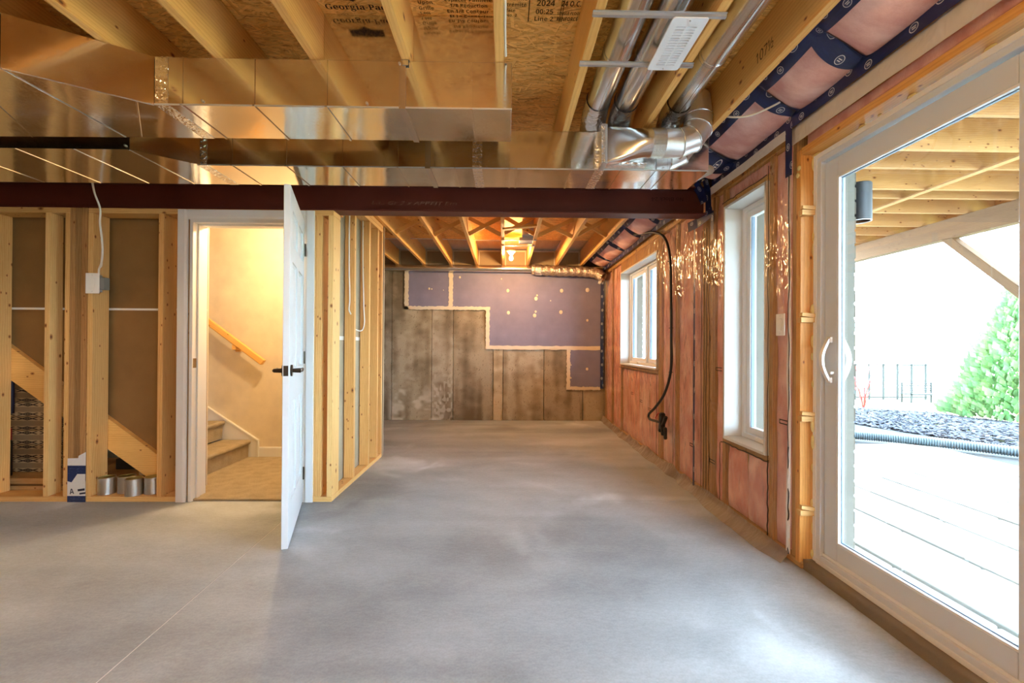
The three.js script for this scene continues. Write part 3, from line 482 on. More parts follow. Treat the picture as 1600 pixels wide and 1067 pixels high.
  bead2([0.06, -2.603], [0.50, -2.603], 0.006, 0.01); bead2([0.5, -2.603], [2.2, -2.603], 0.0028); bead2([0.05, -2.412], [0.62, -2.412], 0.007, 0.012); bead2([0.62, -2.412], [2.15, -2.412], 0.0045, 0.012); bead2([0.49, -3.17], [0.49, -2.60], 0.006, 0.008); bead2([2.15, -3.16], [2.15, -2.62], 0.004); bead2([0.05, -3.185], [0.48, -3.185], 0.004); bead2([0.88, -6.02], [0.88, -4.54], 0.005); bead2([0.06, -4.53], [0.86, -4.53], 0.0035); bead2([0.06, -4.08], [1.9, -4.08], 0.003);
  // navy sealing tape
  const tp = (pts, across, w = 0.062) => part('sealing_tape', ribbon(pts, across, w, 0.0012), M.tape, wallRight);
  const curve = (a, b, n, f) => Array.from({ length: n + 1 }, (_, i) => f(mix(a, b, i / n), i));
  tp(curve(0.02, 2.12, 24, (y) => [1.508, y, -3.605 + 0.006 * (n3(y * 5, 2, 2) - 0.5)]), [0, 0, 1], 0.03);
  tp(curve(0.50, 2.34, 24, (y) => [1.494, y, -6.985]), [1, 0, 0.4], 0.05);
  tp(curve(2.06, 2.34, 6, (y) => [1.504, y, -2.395]), [0, 0, 1], 0.055);
  tp(curve(1.93, 2.14, 5, (y) => [1.50, y, -3.28 + 0.01 * (y - 2)]), [0, 0, 1], 0.045);
  tp([[1.46, 2.105, -3.62], [1.485, 2.11, -3.5], [1.495, 2.125, -3.36], [1.50, 2.135, -3.28]], [0, 1, 0.2], 0.075);
  tp([[1.50, 2.10, -3.335], [1.497, 2.2, -3.335], [1.49, 2.30, -3.335], [1.46, 2.40, -3.33]], [0.1, 0, 1], 0.075);
  tp([[1.44, 2.36, -3.34], [1.40, 2.42, -3.2], [1.45, 2.38, -3.08], [1.5, 2.35, -2.98]], [0.4, 1, 0], 0.09);
  tp([[1.40, 2.36, -3.345], [1.44, 2.30, -3.345], [1.47, 2.22, -3.345]], [0, 0.4, 1], 0.09);
  tp([[1.30, 2.52, -3.30], [1.33, 2.46, -3.12], [1.30, 2.50, -2.96]], [0.5, 1, 0], 0.09);
  tp([[1.26, 2.48, -3.32], [1.32, 2.44, -3.26], [1.40, 2.40, -3.18]], [0.2, 1, 0.3], 0.10);
  // bulging insulation of the rim, bay by bay, with tape in the grooves and along both edges
  const prof = [[1.545, 2.368], [1.515, 2.384], [1.475, 2.412], [1.425, 2.448], [1.365, 2.487], [1.305, 2.528], [1.25, 2.575], [1.225, 2.612]];
  const at = (t) => { const k = clamp(Math.floor(t * (prof.length - 1)), 0, prof.length - 2), f = t * (prof.length - 1) - k; return [mix(prof[k][0], prof[k + 1][0], f), mix(prof[k][1], prof[k + 1][1], f)]; };
  const bays = [-7.0, -6.5, -5.75, -5.02, -4.42, -3.9, -3.5], bays2 = [-3.30, -3.03, -2.34, -1.9, -1.48, -1.06, -0.64, -0.2, 0.3];
  const skin = (B, z, v, off = 0) => { // point on the stuffed surface
    let i = 0; while (i < B.length - 2 && z > B[i + 1]) i++;
    const u = clamp((z - B[i]) / (B[i + 1] - B[i])), p = at(clamp(v)), e = Math.pow(4 * u * (1 - u), 0.75), k = 0.098 * e * Math.pow(Math.max(0, 4 * v * (1 - v)), 1.15) + 0.026 * (n3(z * 8, v * 4, 3) - 0.5) + off;
    return [p[0] - k * 0.62, p[1] - k * 0.78, z];
  };
  const strip = (nu, nv, fn, len, w) => part('sealing_tape', surf(nu, nv, fn, len, w), M.tape, wallRight);
  for (const B of [bays, bays2]) {
    for (let i = 0; i + 1 < B.length; i++) { const sd = i + (B === bays ? 3 : 20), g = surf(20, 18, (u, v) => skin(B, mix(B[i] + 0.0005, B[i + 1] - 0.0005, u), v), B[i + 1] - B[i], 0.46), u2 = g.attributes.uv; for (let k = 0; k < u2.count; k++) u2.setXY(k, u2.getX(k) + sd * 0.31, u2.getY(k) + sd * 0.17); part('rim_insulation', g, M.pink[sd % 3], wallRight); }
    const a = B[0], b = B[B.length - 1], n = Math.round((b - a) * 28);
    for (let i = 1; i + 1 < B.length; i++) strip(24, 6, (u, v) => skin(B, B[i] + (v - 0.5) * (B === bays2 && i === 1 ? 0.2 : 0.085) + 0.018 * Math.sin(u * 5 + i), mix(0.0, 0.95, u), 0.006), 0.46, 0.08);
    strip(n, 5, (u, v) => { const z = mix(a, b, u), w = 0.012 * (n3(z * 5, 2, 2) - 0.5); return skin(B, z, mix(0.60, 0.76, v) + w, 0.007); }, b - a, 0.08);
    strip(n, 5, (u, v) => { const z = mix(a, b + 0.04, u), w = 0.012 * (n3(z * 4, 3, 1) - 0.5); return v > 0.8 ? skin(B, Math.min(z, b), mix(0.0, 0.10, (v - 0.8) / 0.2), 0.008) : [1.506 - 0.004 * n3(z * 9, 1, 1), mix(2.302, 2.376, v / 0.8) + w, z]; }, b - a, 0.08);
  }
  // batt printing dashes seen through the sheet
  for (const [y, z] of [[0.62, -5.9], [0.6, -5.46], [0.55, -5.1], [0.5, -4.8], [0.36, -3.72], [0.32, -3.36], [1.0, -3.26], [0.75, -2.5]]) part('printed_dash', join([box(1.5225, y, z, 1.5232, y + 0.006, z + 0.09, 0.0002), box(1.5225, y - 0.02, z, 1.5232, y - 0.014, z + 0.09, 0.0002), box(1.5225, y - 0.02, z, 1.5232, y + 0.006, z + 0.006, 0.0002)]), M.ink, wallRight);
  // concrete kerb under the patio door
  const kb = surf(90, 8, (u, v) => { const z = mix(-2.40, -0.3, u), n = n3(z * 14, v * 3, 2) - 0.5; const p = v < 0.5 ? [1.556, v * 2 * 0.052] : [1.556 + (v - 0.5) * 2 * 0.13, 0.052]; return [p[0] + (v < 0.5 ? 0.012 * n : 0), p[1] + (v >= 0.375 ? 0.008 * n : 0), z]; }, 2.1, 0.2);
  part('kerb', kb, M.roughConcrete, wallRight); part('kerb_core', box(1.562, 0.0, -2.39, 1.72, 0.048, -0.3), M.roughConcrete, wallRight);
  // shims and expanding foam in the gap beside the door frame
  for (const [y, k] of [[1.865, 0], [1.31, 1], [0.80, 0], [0.315, 1]]) { part('shim', box(1.528 - k * 0.004, y - 0.03, -2.35, 1.60, y - 0.004, -2.318, 0.001), M.wood[2], wallRight); part('shim', bar([1.535, y + 0.012, -2.338], [1.61, y + 0.004, -2.326], 0.03, 0.02), M.wood[0], wallRight); }
  for (let i = 0; i < 15; i++) { const g = new THREE.SphereGeometry(1, 10, 7), y = 0.1 + i * 0.14 + rr(-0.06, 0.06), a = rr(0.010, 0.026); g.scale(a * 0.7, a * rr(1, 2.4), a * 0.55); g.translate(1.598 + rr(-0.004, 0.006), y, -2.334 + rr(-0.006, 0.006)); part('foam_bead', g, M.foam, wallRight); }
  for (let i = 0; i < 22; i += 1 + Math.floor(rnd() * 3)) { const g = new THREE.SphereGeometry(1, 9, 6), a = rr(0.006, 0.014); g.scale(a * 0.8, a * 0.7, a * rr(1.2, 3)); g.translate(1.60, 2.146 + rr(-0.004, 0.003), -2.3 + i * 0.09 + rr(-0.02, 0.02)); part('foam_bead', g, M.foam, wallRight); }
  for (const y of [2.09, 2.055]) { const g = new THREE.SphereGeometry(0.014, 9, 6); g.scale(0.5, 1, 1); g.translate(1.536, y, -2.37 + (y - 2.05) * 0.3); part('foam_bead', g, M.foam, wallRight); }
  // bricks of the veneer: reveals beside the openings and the outer skin near the lamp
  const bricks = (x0, x1, z0, z1, y0, y1, off = 0) => { let k = off; for (let y = y0; y < y1 - 0.05; y += 0.077, k++) part('brick', box(x0, y, z0, x1 + rr(-0.002, 0.002), Math.min(y + 0.066, y1), z1, 0.004), M.brick[Math.floor(rnd() * 4)], wallRight); };
  bricks(1.716, 1.832, -2.56, -2.347, 0.0, 2.3); bricks(1.737, 1.832, -3.37, -3.158, 0.45, 2.2); bricks(1.737, 1.832, -6.2, -6.004, 0.85, 2.2);
}
// ---- windows: white liner box, vinyl frame, sash, pane, crank
function windowUnit(name, [z0, z1, y0, y1], sashes) {
  const w = struct(name), t = 0.018, xi = 1.524, xo = 1.66;
  part('liner', box(xi, y0, z0, xo, y1, z0 + t), M.liner, w); part('liner', box(xi, y0, z1 - t, xo, y1, z1), M.liner, w); part('liner', box(xi, y1 - t, z0 + t, xo, y1, z1 - t), M.liner, w);
  part('sill', box(xi - 0.004, y0, z0 + t, xo, y0 + t, z1 - t), M.liner, w);
  const fr = (x0, x1, a, b, c, d, s, nm, m) => { const g = group(nm, w); part('stile', box(x0, c, a, x1, d, a + s), m, g); part('stile', box(x0, c, b - s, x1, d, b), m, g); part('rail', box(x0, c, a + s, x1, c + s, b - s), m, g); part('rail', box(x0, d - s, a + s, x1, d, b - s), m, g); return g; };
  const a = z0 + t + 0.001, b = z1 - t - 0.001, c = y0 + t + 0.001, d = y1 - t - 0.001;
  fr(1.645, 1.73, a, b, c, d, 0.03, 'frame', M.vinyl);
  const n = sashes, mw = 0.05, L = (b - a - 0.06 - (n - 1) * mw) / n;
  for (let i = 0; i < n; i++) {
    const p = a + 0.03 + i * (L + mw), q = p + L;
    if (i) part('mullion', box(1.64, c + 0.03, p - mw, 1.73, d - 0.03, p), M.vinyl, w);
    const g = fr(1.662, 1.70, p + 0.003, q - 0.003, c + 0.033, d - 0.033, 0.042, 'sash', M.vinyl);
    part('gasket', join([box(1.668, c + 0.074, p + 0.043, 1.694, d - 0.074, p + 0.049, 0.0005), box(1.668, c + 0.074, q - 0.049, 1.694, d - 0.074, q - 0.043, 0.0005)]), M.gasket, g);
    part('pane', box(1.679, c + 0.07, p + 0.04, 1.683, d - 0.07, q - 0.04, 0.0002), M.glass, g);
    const cg = group('crank', w); part('crank_base', box(1.632, c + 0.001, p + L * 0.38, 1.66, c + 0.026, p + L * 0.38 + 0.11, 0.005), M.white, cg); part('crank_arm', tube([[1.64, c + 0.028, p + L * 0.4], [1.63, c + 0.034, p + L * 0.42 + 0.04], [1.626, c + 0.02, p + L * 0.42 + 0.1]], 0.005, 12, 8), M.white, cg);
  }
  return w;
}
windowUnit('window_1', OPEN[1], 1); windowUnit('window_2', OPEN[0], 2); windowUnit('added_window_3', OPEN[3], 2);  // the third window is added out of view to let in more daylight
// ---- sliding patio door
const door2 = struct('door_2');
{
  const [z0, z1] = [-2.326, -0.43], y0 = 0.055, y1 = 2.135;
  const fr = (nm, x0, x1, a, b, c, d, s, sb, st, m) => { const g = group(nm, door2); part('stile', box(x0, c, a, x1, d, a + s, 0.004), m, g); part('stile', box(x0, c, b - s, x1, d, b, 0.004), m, g); part('rail', box(x0, c, a + s, x1, c + sb, b - s, 0.004), m, g); part('rail', box(x0, d - st, a + s, x1, d, b - s, 0.004), m, g); return g; };
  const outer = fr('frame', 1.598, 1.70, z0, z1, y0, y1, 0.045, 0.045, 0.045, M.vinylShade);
  part('nailing_fin', join([box(1.594, y0, z0 - 0.006, 1.602, y1 + 0.006, z0 + 0.018, 0.002), box(1.594, y1 - 0.018, z0 + 0.018, 1.602, y1 + 0.006, z1, 0.002), box(1.594, y0 - 0.004, z0 + 0.018, 1.602, y0 + 0.018, z1, 0.002)]), M.vinyl, outer);
  part('track', box(1.612, y0 + 0.045, z0 + 0.045, 1.616, y0 + 0.058, z1 - 0.045, 0.0005), M.vinyl, outer); part('track', box(1.69, y0 + 0.045, z0 + 0.045, 1.694, y0 + 0.062, z1 - 0.045, 0.0005), M.vinyl, outer);
  const a = z0 + 0.047, b = -1.325, c = y0 + 0.05, d = y1 - 0.05;
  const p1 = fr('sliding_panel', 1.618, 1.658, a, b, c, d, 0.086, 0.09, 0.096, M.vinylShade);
  const bead = (g, xa, xb, A, B, C, D) => { part('glazing_bead', box(xa, C, A, xb, D, A + 0.010, 0.001), M.vinyl, g); part('glazing_bead', box(xa, C, B - 0.010, xb, D, B, 0.001), M.vinyl, g); part('glazing_bead', box(xa, C, A + 0.010, xb, C + 0.010, B - 0.010, 0.001), M.vinyl, g); part('glazing_bead', box(xa, D - 0.010, A + 0.010, xb, D, B - 0.010, 0.001), M.vinyl, g);
    part('gasket', join([box(xa + 0.014, C + 0.009, A + 0.009, xb + 0.012, D - 0.009, A + 0.014, 0.0005), box(xa + 0.014, C + 0.009, A + 0.014, xb + 0.012, C + 0.014, B - 0.009, 0.0005), box(xa + 0.014, D - 0.014, A + 0.014, xb + 0.012, D - 0.009, B - 0.009, 0.0005)]), M.gasket, g); part('pane', box(xa + 0.018, C, A, xa + 0.022, D, B, 0.0002), M.glass, g); };
  bead(p1, 1.619, 1.632, a + 0.085, b - 0.07, c + 0.089, d - 0.095);
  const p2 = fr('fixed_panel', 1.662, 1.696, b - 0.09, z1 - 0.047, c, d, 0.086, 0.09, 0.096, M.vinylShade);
  bead(p2, 1.663, 1.676, b - 0.09 + 0.085, z1 - 0.047 - 0.085, c + 0.089, d - 0.095);
  // screen and jamb strips beyond the glass
  for (const [xa, xb] of [[1.660, 1.668], [1.678, 1.686]]) part('weather_strip', box(xa, c, z0 + 0.0445, xb, d, z0 + 0.049, 0.0008), M.strip, outer); part('screen_stile', box(1.699, c, z0 + 0.01, 1.712, d, z0 + 0.035, 0.002), M.strip, outer);
  // bow handles inside and out, meeting back to back through the stile
  for (const [s, x] of [[-1, 1.618], [1, 1.66]]) { const hg = group(s < 0 ? 'inner_handle' : 'outer_handle', door2), z = a + 0.046; const P = []; for (let i = 0; i <= 16; i++) { const t = i / 16; P.push([x + s * (0.012 + 0.036 * Math.sin(Math.PI * t)), 0.985 + 0.21 * t, z]); } part('grip', ribbon(P, [0, 0, 1], 0.022, 0.011), M.white, hg); part('foot', box(x, 0.975, z - 0.016, x + s * 0.016, 1.005, z + 0.016, 0.004), M.white, hg); part('foot', box(x, 1.175, z - 0.016, x + s * 0.016, 1.205, z + 0.016, 0.004), M.white, hg); if (s < 0) part('thumb_latch', box(x - 0.02, 1.02, z + 0.014, x, 1.034, z + 0.024, 0.003), M.white, hg); }
}

// ================================================================ OUTDOORS
const yard = struct('ground_yard'), h = (x, z) => -0.12 + 0.03 * n3(x * 0.6, z * 0.6, 1) - 0.075 * Math.max(0, -z - 8.5);
{
  
  part('lawn', surf(60, 60, (u, v) => { const x = 1.9 + u * 60, z = 12 - v * 60; return [x, h(x, z) - 0.06, z]; }, 60, 60), M.lawn, yard);
  part('footing', box(1.84, -0.4, -14, 6.9, -0.135, 6, 0.001), M.sand, yard);
  const pat = struct('ground_patio');
  const xj = [1.845, 2.247, 2.735, 3.19, 3.66, 4.12, 4.58, 5.04, 5.5]; const r = mulberry(12);
  for (let i = 0; i + 1 < xj.length; i++) { let z = 1.6 + r() * 0.5; while (z > -5.9 - (xj[i] > 4.5 ? -0.3 : 0.2)) { const l = 0.45 + r() * 0.28; part('paver', box(xj[i] + 0.011, -0.16, z - l + 0.007, xj[i + 1] - 0.011, -0.1 + (r() - 0.5) * 0.006, z - 0.005, 0.008), M.paver[Math.floor(r() * 3)], pat); z -= l; } }
}
{
  // mulch bed: bark chips on a low bank
  const chip = new THREE.BufferGeometry(); { const g = box(-0.5, -0.08, -0.22, 0.5, 0.08, 0.22, 0.05); chip.copy(g); }
  const n = 7500, im = flags(new THREE.InstancedMesh(chip, M.mulch, n)); const r = mulberry(8), m = new THREE.Matrix4(), q = new THREE.Quaternion(), e = new THREE.Euler(), c = new THREE.Color();
  const FR = [[5.5, -9.2], [5.9, -7.57], [6.2, -6.59], [6.64, -5.79], [7.2, -5.0], [8.0, -4.2]], BK = [[6.6, -10.4], [7.2, -9.4], [8.29, -8.85], [8.6, -7.6], [9.0, -6.6], [9.8, -5.4]], pl = (L, t) => { const q = Math.min(L.length - 2, Math.floor(t * (L.length - 1))), f = t * (L.length - 1) - q; return [mix(L[q][0], L[q + 1][0], f), mix(L[q][1], L[q + 1][1], f)]; };
  for (let i = 0; i < n; i++) { const t = r(), s = r(), A = pl(FR, t), B = pl(BK, t), x = mix(A[0], B[0], s), z = mix(A[1], B[1], s), k = 0.05 + r() * 0.07; e.set((r() - 0.5) * 0.7, r() * 6.3, (r() - 0.5) * 0.7); q.setFromEuler(e); m.compose(V(x, -0.13 + 0.10 * Math.sin(Math.PI * s) + r() * 0.02, z), q, V(k, k, k)); im.setMatrixAt(i, m); const g2 = 0.5 + r() * 0.8; c.setRGB(g2, g2, g2 * 1.02); im.setColorAt(i, c); }
  im.name = 'bark_mulch'; im.userData.kind = 'stuff'; im.userData.label = 'dark grey bark mulch in the curved bed past the patio'; scene.add(im);
  // corrugated drain hose lying along the bed
  const ax = new THREE.CatmullRomCurve3([[3.2, -0.04, -6.5], [4.2, -0.04, -6.38], [4.85, -0.045, -6.18], [5.4, -0.045, -5.8], [5.8, -0.05, -5.45], [6.05, -0.055, -5.2], [6.5, -0.06, -4.9]].map((p) => V(...p))), N = 900, R = 10, fr = ax.computeFrenetFrames(N, false), pos = [], uv = [], idx = [];
  for (let i = 0; i <= N; i++) { const p = ax.getPointAt(i / N), rad = 0.058 + 0.006 * Math.sin(i * 2 * Math.PI / 6.0); for (let j = 0; j <= R; j++) { const a = j / R * 2 * Math.PI, d = fr.normals[i].clone().multiplyScalar(Math.cos(a) * rad).addScaledVector(fr.binormals[i], Math.sin(a) * rad).add(p); pos.push(d.x, d.y, d.z); uv.push(i / N, j / R); } }
  for (let i = 0; i < N; i++) for (let j = 0; j < R; j++) { const a = i * (R + 1) + j; idx.push(a, a + R + 1, a + 1, a + 1, a + R + 1, a + R + 2); }
  const hg = geo(pos, idx, uv); single('drain_hose', hg, M.hose, 'corrugated grey drain hose lying along the edge of the patio', 'hose');
  const cg = new THREE.TorusGeometry(0.11, 0.03, 10, 30, 4.2); cg.rotateY(1.2); cg.translate(4.22, 0.02, -5.72); single('hose_coil', cg, M.hose, 'short dark bent hose end showing beside the brick edge', 'hose');
  single('concrete_block', box(3.47, -0.1, -3.02, 3.62, 0.10, -2.82, 0.006), M.paver[1], 'small pale concrete block standing on the patio behind the door stile', 'block');
}
{
  // cone shaped evergreen
  const t = thing('evergreen_shrub', 'green cone-shaped evergreen shrub behind the mulch bed', 'shrub', [8.75, -0.1, -7.6]);
  part('stem', cyl(0.02, 0.05, 1.9, 8).translate(0, 0.95, 0), M.woodOld[0], t);
  const lf = geo([0, 0, 0, 0.16, 0.10, 0.10, 0, 0.06, 1, -0.16, 0.10, 0.10, 0.30, -0.05, 0.55, -0.30, -0.05, 0.55], [0, 1, 2, 0, 2, 3, 0, 4, 2, 0, 2, 5], [0, 0, 1, 0, 1, 1, 0, 1, 1, 0, 0, 1]);
  const n = 5200, r = mulberry(4), m = new THREE.Matrix4(), q = new THREE.Quaternion(), c = new THREE.Color(), im = flags(new THREE.InstancedMesh(lf, M.leaf[0], n));
  for (let i = 0; i < n; i++) { const y = Math.pow(r(), 1.25), a = r() * 6.283, lump = 0.85 + 0.3 * n3(a * 2, y * 8, 2), R = 0.95 * (1 - y * 0.93) * lump * Math.sqrt(0.35 + 0.65 * r()), d = V(Math.cos(a) * 0.8, 0.5 + r() * 0.5, Math.sin(a) * 0.8).normalize(); q.setFromUnitVectors(V(0, 0, 1), d); const k = 0.07 + r() * 0.10; m.compose(V(Math.cos(a) * R, 0.08 + y * 2.15, Math.sin(a) * R), q, V(k, k, k * 1.2)); im.setMatrixAt(i, m); const g = 0.6 + r() * 0.8; c.setRGB(g * (0.8 + r() * 0.4), g, g * 0.9); im.setColorAt(i, c); }
  im.name = 'foliage'; im.userData.kind = 'stuff'; t.add(im);
  // bare twigs by the bed
  const tw = thing('bare_shrub', 'small bare red-stemmed shrub at the left end of the mulch bed', 'shrub', [7.9, h(7.9, -9.9) - 0.06, -9.9]); for (let i = 0; i < 14; i++) { const a = r() * 6.3, l = 0.5 + r() * 0.9; part('twig', tube([[0, 0, 0], [Math.cos(a) * 0.1, l * 0.5, Math.sin(a) * 0.1], [Math.cos(a) * 0.35, l, Math.sin(a) * 0.35]], 0.008, 8, 5), M.red, tw); }
  // far fence, garden chair and air conditioner
  const fe = thing('picket_fence', 'far dark fence with thin rails at the end of the garden', 'fence', [15.0, h(15, -17) - 0.08, -17]); for (let i = 0; i < 9; i++) part('post', box(-3.4 + i * 0.54, 0, -0.03, -3.35 + i * 0.54, 1.4, 0.03), M.faint, fe); for (const y of [0.1, 1.32]) part('rail', box(-3.4, y, -0.02, 1.0, y + 0.05, 0.02), M.faint, fe);
  const ch = thing('garden_bench', 'dark metal garden bench in front of the far fence', 'bench', [13.55, h(13.55, -14.6) - 0.075, -14.6]); ch.scale.setScalar(0.7); for (const x of [-0.7, 0.7]) for (const z of [-0.25, 0.25]) part('leg', box(x - 0.03, 0, z - 0.03, x + 0.03, z < 0 ? 0.95 : 0.6, z + 0.03), M.faint, ch); part('seat', box(-0.75, 0.4, -0.28, 0.75, 0.45, 0.28), M.faint, ch); for (let i = 0; i < 4; i++) part('back_slat', box(-0.72, 0.55 + i * 0.11, -0.27, 0.72, 0.6 + i * 0.11, -0.24), M.faint, ch);
  const ac = thing('air_conditioner', 'pale grey outdoor air conditioner unit beside the evergreen shrub', 'air conditioner', [11.33, h(11.33, -11.2) - 0.075, -11.2]); ac.scale.setScalar(0.75); part('cabinet', box(-0.5, 0, -0.4, 0.5, 0.85, 0.4, 0.04), M.whiteMetal, ac); for (let i = 0; i < 8; i++) part('louver', box(-0.46, 0.1 + i * 0.085, 0.4, 0.46, 0.13 + i * 0.085, 0.412, 0.004), M.galvFlat, ac);
}
{
  // timber deck overhead
  const d = thing('deck', 'timber deck overhead outside with exposed joists and a beam', 'deck');
  for (const z of [-2.32, -2.77, -3.263, -3.6, -4.08, -4.324, -4.796, -5.327, -5.751, -6.2, -6.6, -1.9, -1.45, -1.0, -0.55]) part('joist', box(1.875, 2.60, z - 0.038, 5.25, 2.835, z, 0.003), M.deck[Math.floor(rnd() * 3)], d);
  part('ledger', box(1.835, 2.60, -6.6, 1.873, 2.835, 0.6), M.deck[1], d); part('rim_joist', box(5.252, 2.60, -6.6, 5.29, 2.835, 0.6), M.deck[0], d);
  for (let x = 1.86; x < 5.3; x += 0.146) part('board', box(x, 2.837, -6.62, x + 0.139, 2.862, 0.6, 0.003), M.deck[Math.floor(rnd() * 3)], d);
  part('beam', box(4.94, 2.378, -6.6, 5.06, 2.598, 0.6, 0.004), M.deckBeam, d);
  part('brace', bar([5.0, 2.40, -5.06], [5.0, 1.66, -4.28], 0.09, 0.09, [0, 1, 0], 0.004), M.deckBeam, d);
  for (const z of [-4.2, -0.2]) part('post', box(4.93, -0.1, z - 0.07, 5.07, 2.377, z + 0.07, 0.004), M.deckBeam, d);
  part('bracing_strap', bar([3.85, 2.592, -6.5], [3.85, 2.592, 0.6], 0.064, 0.015, [0, 1, 0]), M.deck[0], d);
  const sc = thing('wall_sconce', 'black cylinder wall lamp on the brick outside the patio door', 'lamp', [1.985, 1.965, -2.52]);
  part('shade', lathe([[0.05, -0.105], [0.055, -0.105], [0.057, -0.1], [0.057, 0.1], [0.055, 0.105], [0.0, 0.105]], 28), M.black, sc); part('trim_ring', new THREE.TorusGeometry(0.053, 0.003, 8, 28).rotateX(Math.PI / 2).translate(0, -0.105, 0), M.whiteMetal, sc); part('mount', box(-0.152, -0.05, -0.03, -0.05, 0.05, 0.03, 0.004), M.black, sc);
}

// ================================================================ STEEL BEAM, DUCTS, PIPES
{
  const b = thing('steel_beam', 'dark red painted steel beam crossing the room under the joists', 'beam');
  const z0 = -3.493, z1 = -3.36, zc = (z0 + z1) / 2, x0 = -5.85, x1 = 1.50;
  part('web', box(x0, 2.149, zc - 0.004, x1, 2.333, zc + 0.004, 0.001), M.steel, b);
  part('bottom_flange', box(x0, 2.1375, z0, x1, 2.149, z1, 0.002), M.steel, b); part('top_flange', box(x0, 2.333, z0, x1, 2.3445, z1, 0.002), M.steel, b);
  part('fillet', prism([[2.149, zc + 0.004], [2.162, zc + 0.004], [2.149, zc + 0.017]], 'x', x0, x1), M.steel, b);
  part('nailer', box(x0, 2.345, z0, x1, 2.379, z1), M.woodOld[1], b);
  const mark = (xa, xb, ya, yb, draw) => { const z = zc + 0.0055; part('chalk_mark', geo([xa, ya, z, xb, ya, z, xb, yb, z, xa, yb, z], [0, 1, 2, 0, 2, 3], [0, 0, 1, 0, 1, 1, 0, 1], [0, 0, 1, 0, 0, 1, 0, 0, 1, 0, 0, 1]), std({ map: canvasTex(512, 128, draw), transparent: true, roughness: 0.9 }), b); };
  mark(-1.02, -0.36, 2.175, 2.255, (c, w, h) => { c.clearRect(0, 0, w, h); c.fillStyle = 'rgba(190,140,120,0.4)'; c.font = 'italic 60px sans-serif'; c.fillText('L.L. Gr 2 x APPFIT Em', 6, 84, 500); });
  mark(1.04, 1.36, 2.235, 2.30, (c, w, h) => { c.clearRect(0, 0, w, h); c.translate(w, h); c.rotate(Math.PI); c.fillStyle = 'rgba(20,8,6,0.6)'; c.font = '74px sans-serif'; c.fillText('No Block 24', 20, 90, 470); });
}
// two rectangular trunks; each is cut into sheet lengths with standing seams, slip joints and a spread at the left
function trunk(name, label, S) {
  const t = thing(name, label, 'duct');
  const { zf, zr, y0, y1, seams, flare } = S, xs = seams;
  for (let i = 0; i + 1 < xs.length; i++) part('sheet_length', box(xs[i] + 0.0005, y0, zr, xs[i + 1] - 0.0005, y1, zf, 0.003, [i * 0.37 + y0, i * 0.53 + zf]), M.galv, t);
  const ell = (x, w, o, m = M.galv, nm = 'seam') => part(nm, prism([[y1, zf], [y1, zf + o], [y0 - o, zf + o], [y0 - o, zr - 0.001], [y0, zr - 0.001], [y0, zf]], 'x', x - w / 2, x + w / 2), m, t);
  for (const [x, w, o] of S.cleats) ell(x, w > 0.02 ? w : w + 0.002, o + 0.001, w > 0.02 ? M.pipe : M.galv, w > 0.02 ? 'slip_joint' : 'seam');
  for (const x of S.tapes) ell(x, 0.055, 0.002, M.foil, 'foil_tape');
  part('bottom_hem', box(xs[0], y0 - 0.003, zf - 0.001, xs[xs.length - 1], y0 + 0.004, zf + 0.004, 0.001), M.galvFlat, t);
  for (const f of flare) { const g = prism(f.pts, 'y', y0, y1); part('spread_length', g, M.galv, t); for (const [A, B] of f.ribs) part('rib', bar([A[0], y0 - 0.001, A[1]], [B[0], y0 - 0.001, B[1]], 0.007, 0.005), M.galv, t); }
  for (const [x, z, y] of S.screws ?? []) part('screw', cyl(0.005, 0.006, 0.006, 8).rotateX(Math.PI / 2).translate(x, y, z), M.screw, t);
  return t;
}
trunk('rectangular_duct', 'upper galvanised rectangular duct nearer the camera, ending in mid air at right', {
  zf: -1.965, zr: -2.28, y0: 2.173, y1: 2.377, seams: [-1.505, -1.39, -1.084, -0.775, -0.453, -0.152, 0.024],
  cleats: [[-1.39, 0.008, 0.003], [-1.084, 0.008, 0.003], [-0.775, 0.008, 0.003], [-0.448, 0.028, 0.006], [-0.152, 0.008, 0.003]], tapes: [-1.475],
  flare: [{ pts: [[-1.507, -1.965], [-1.507, -2.28], [-1.88, -2.28], [-1.88, -1.715]], ribs: [[[-1.56, -1.94], [-1.80, -2.27]], [[-1.88, -1.72], [-1.51, -1.97]]] }, { pts: [[-1.882, -1.7137], [-1.882, -2.282], [-3.4, -2.30], [-3.4, -1.15], [-2.6, -1.23]], ribs: [[[-1.885, -1.715], [-1.885, -2.28]], [[-2.0, -1.64], [-2.35, -2.29]], [[-2.25, -1.5], [-2.7, -2.29]], [[-2.6, -1.24], [-3.0, -2.29]]] }],
  screws: [[-1.3, -1.96, 2.19], [-0.6, -1.96, 2.19], [-0.46, -1.955, 2.36]],
});
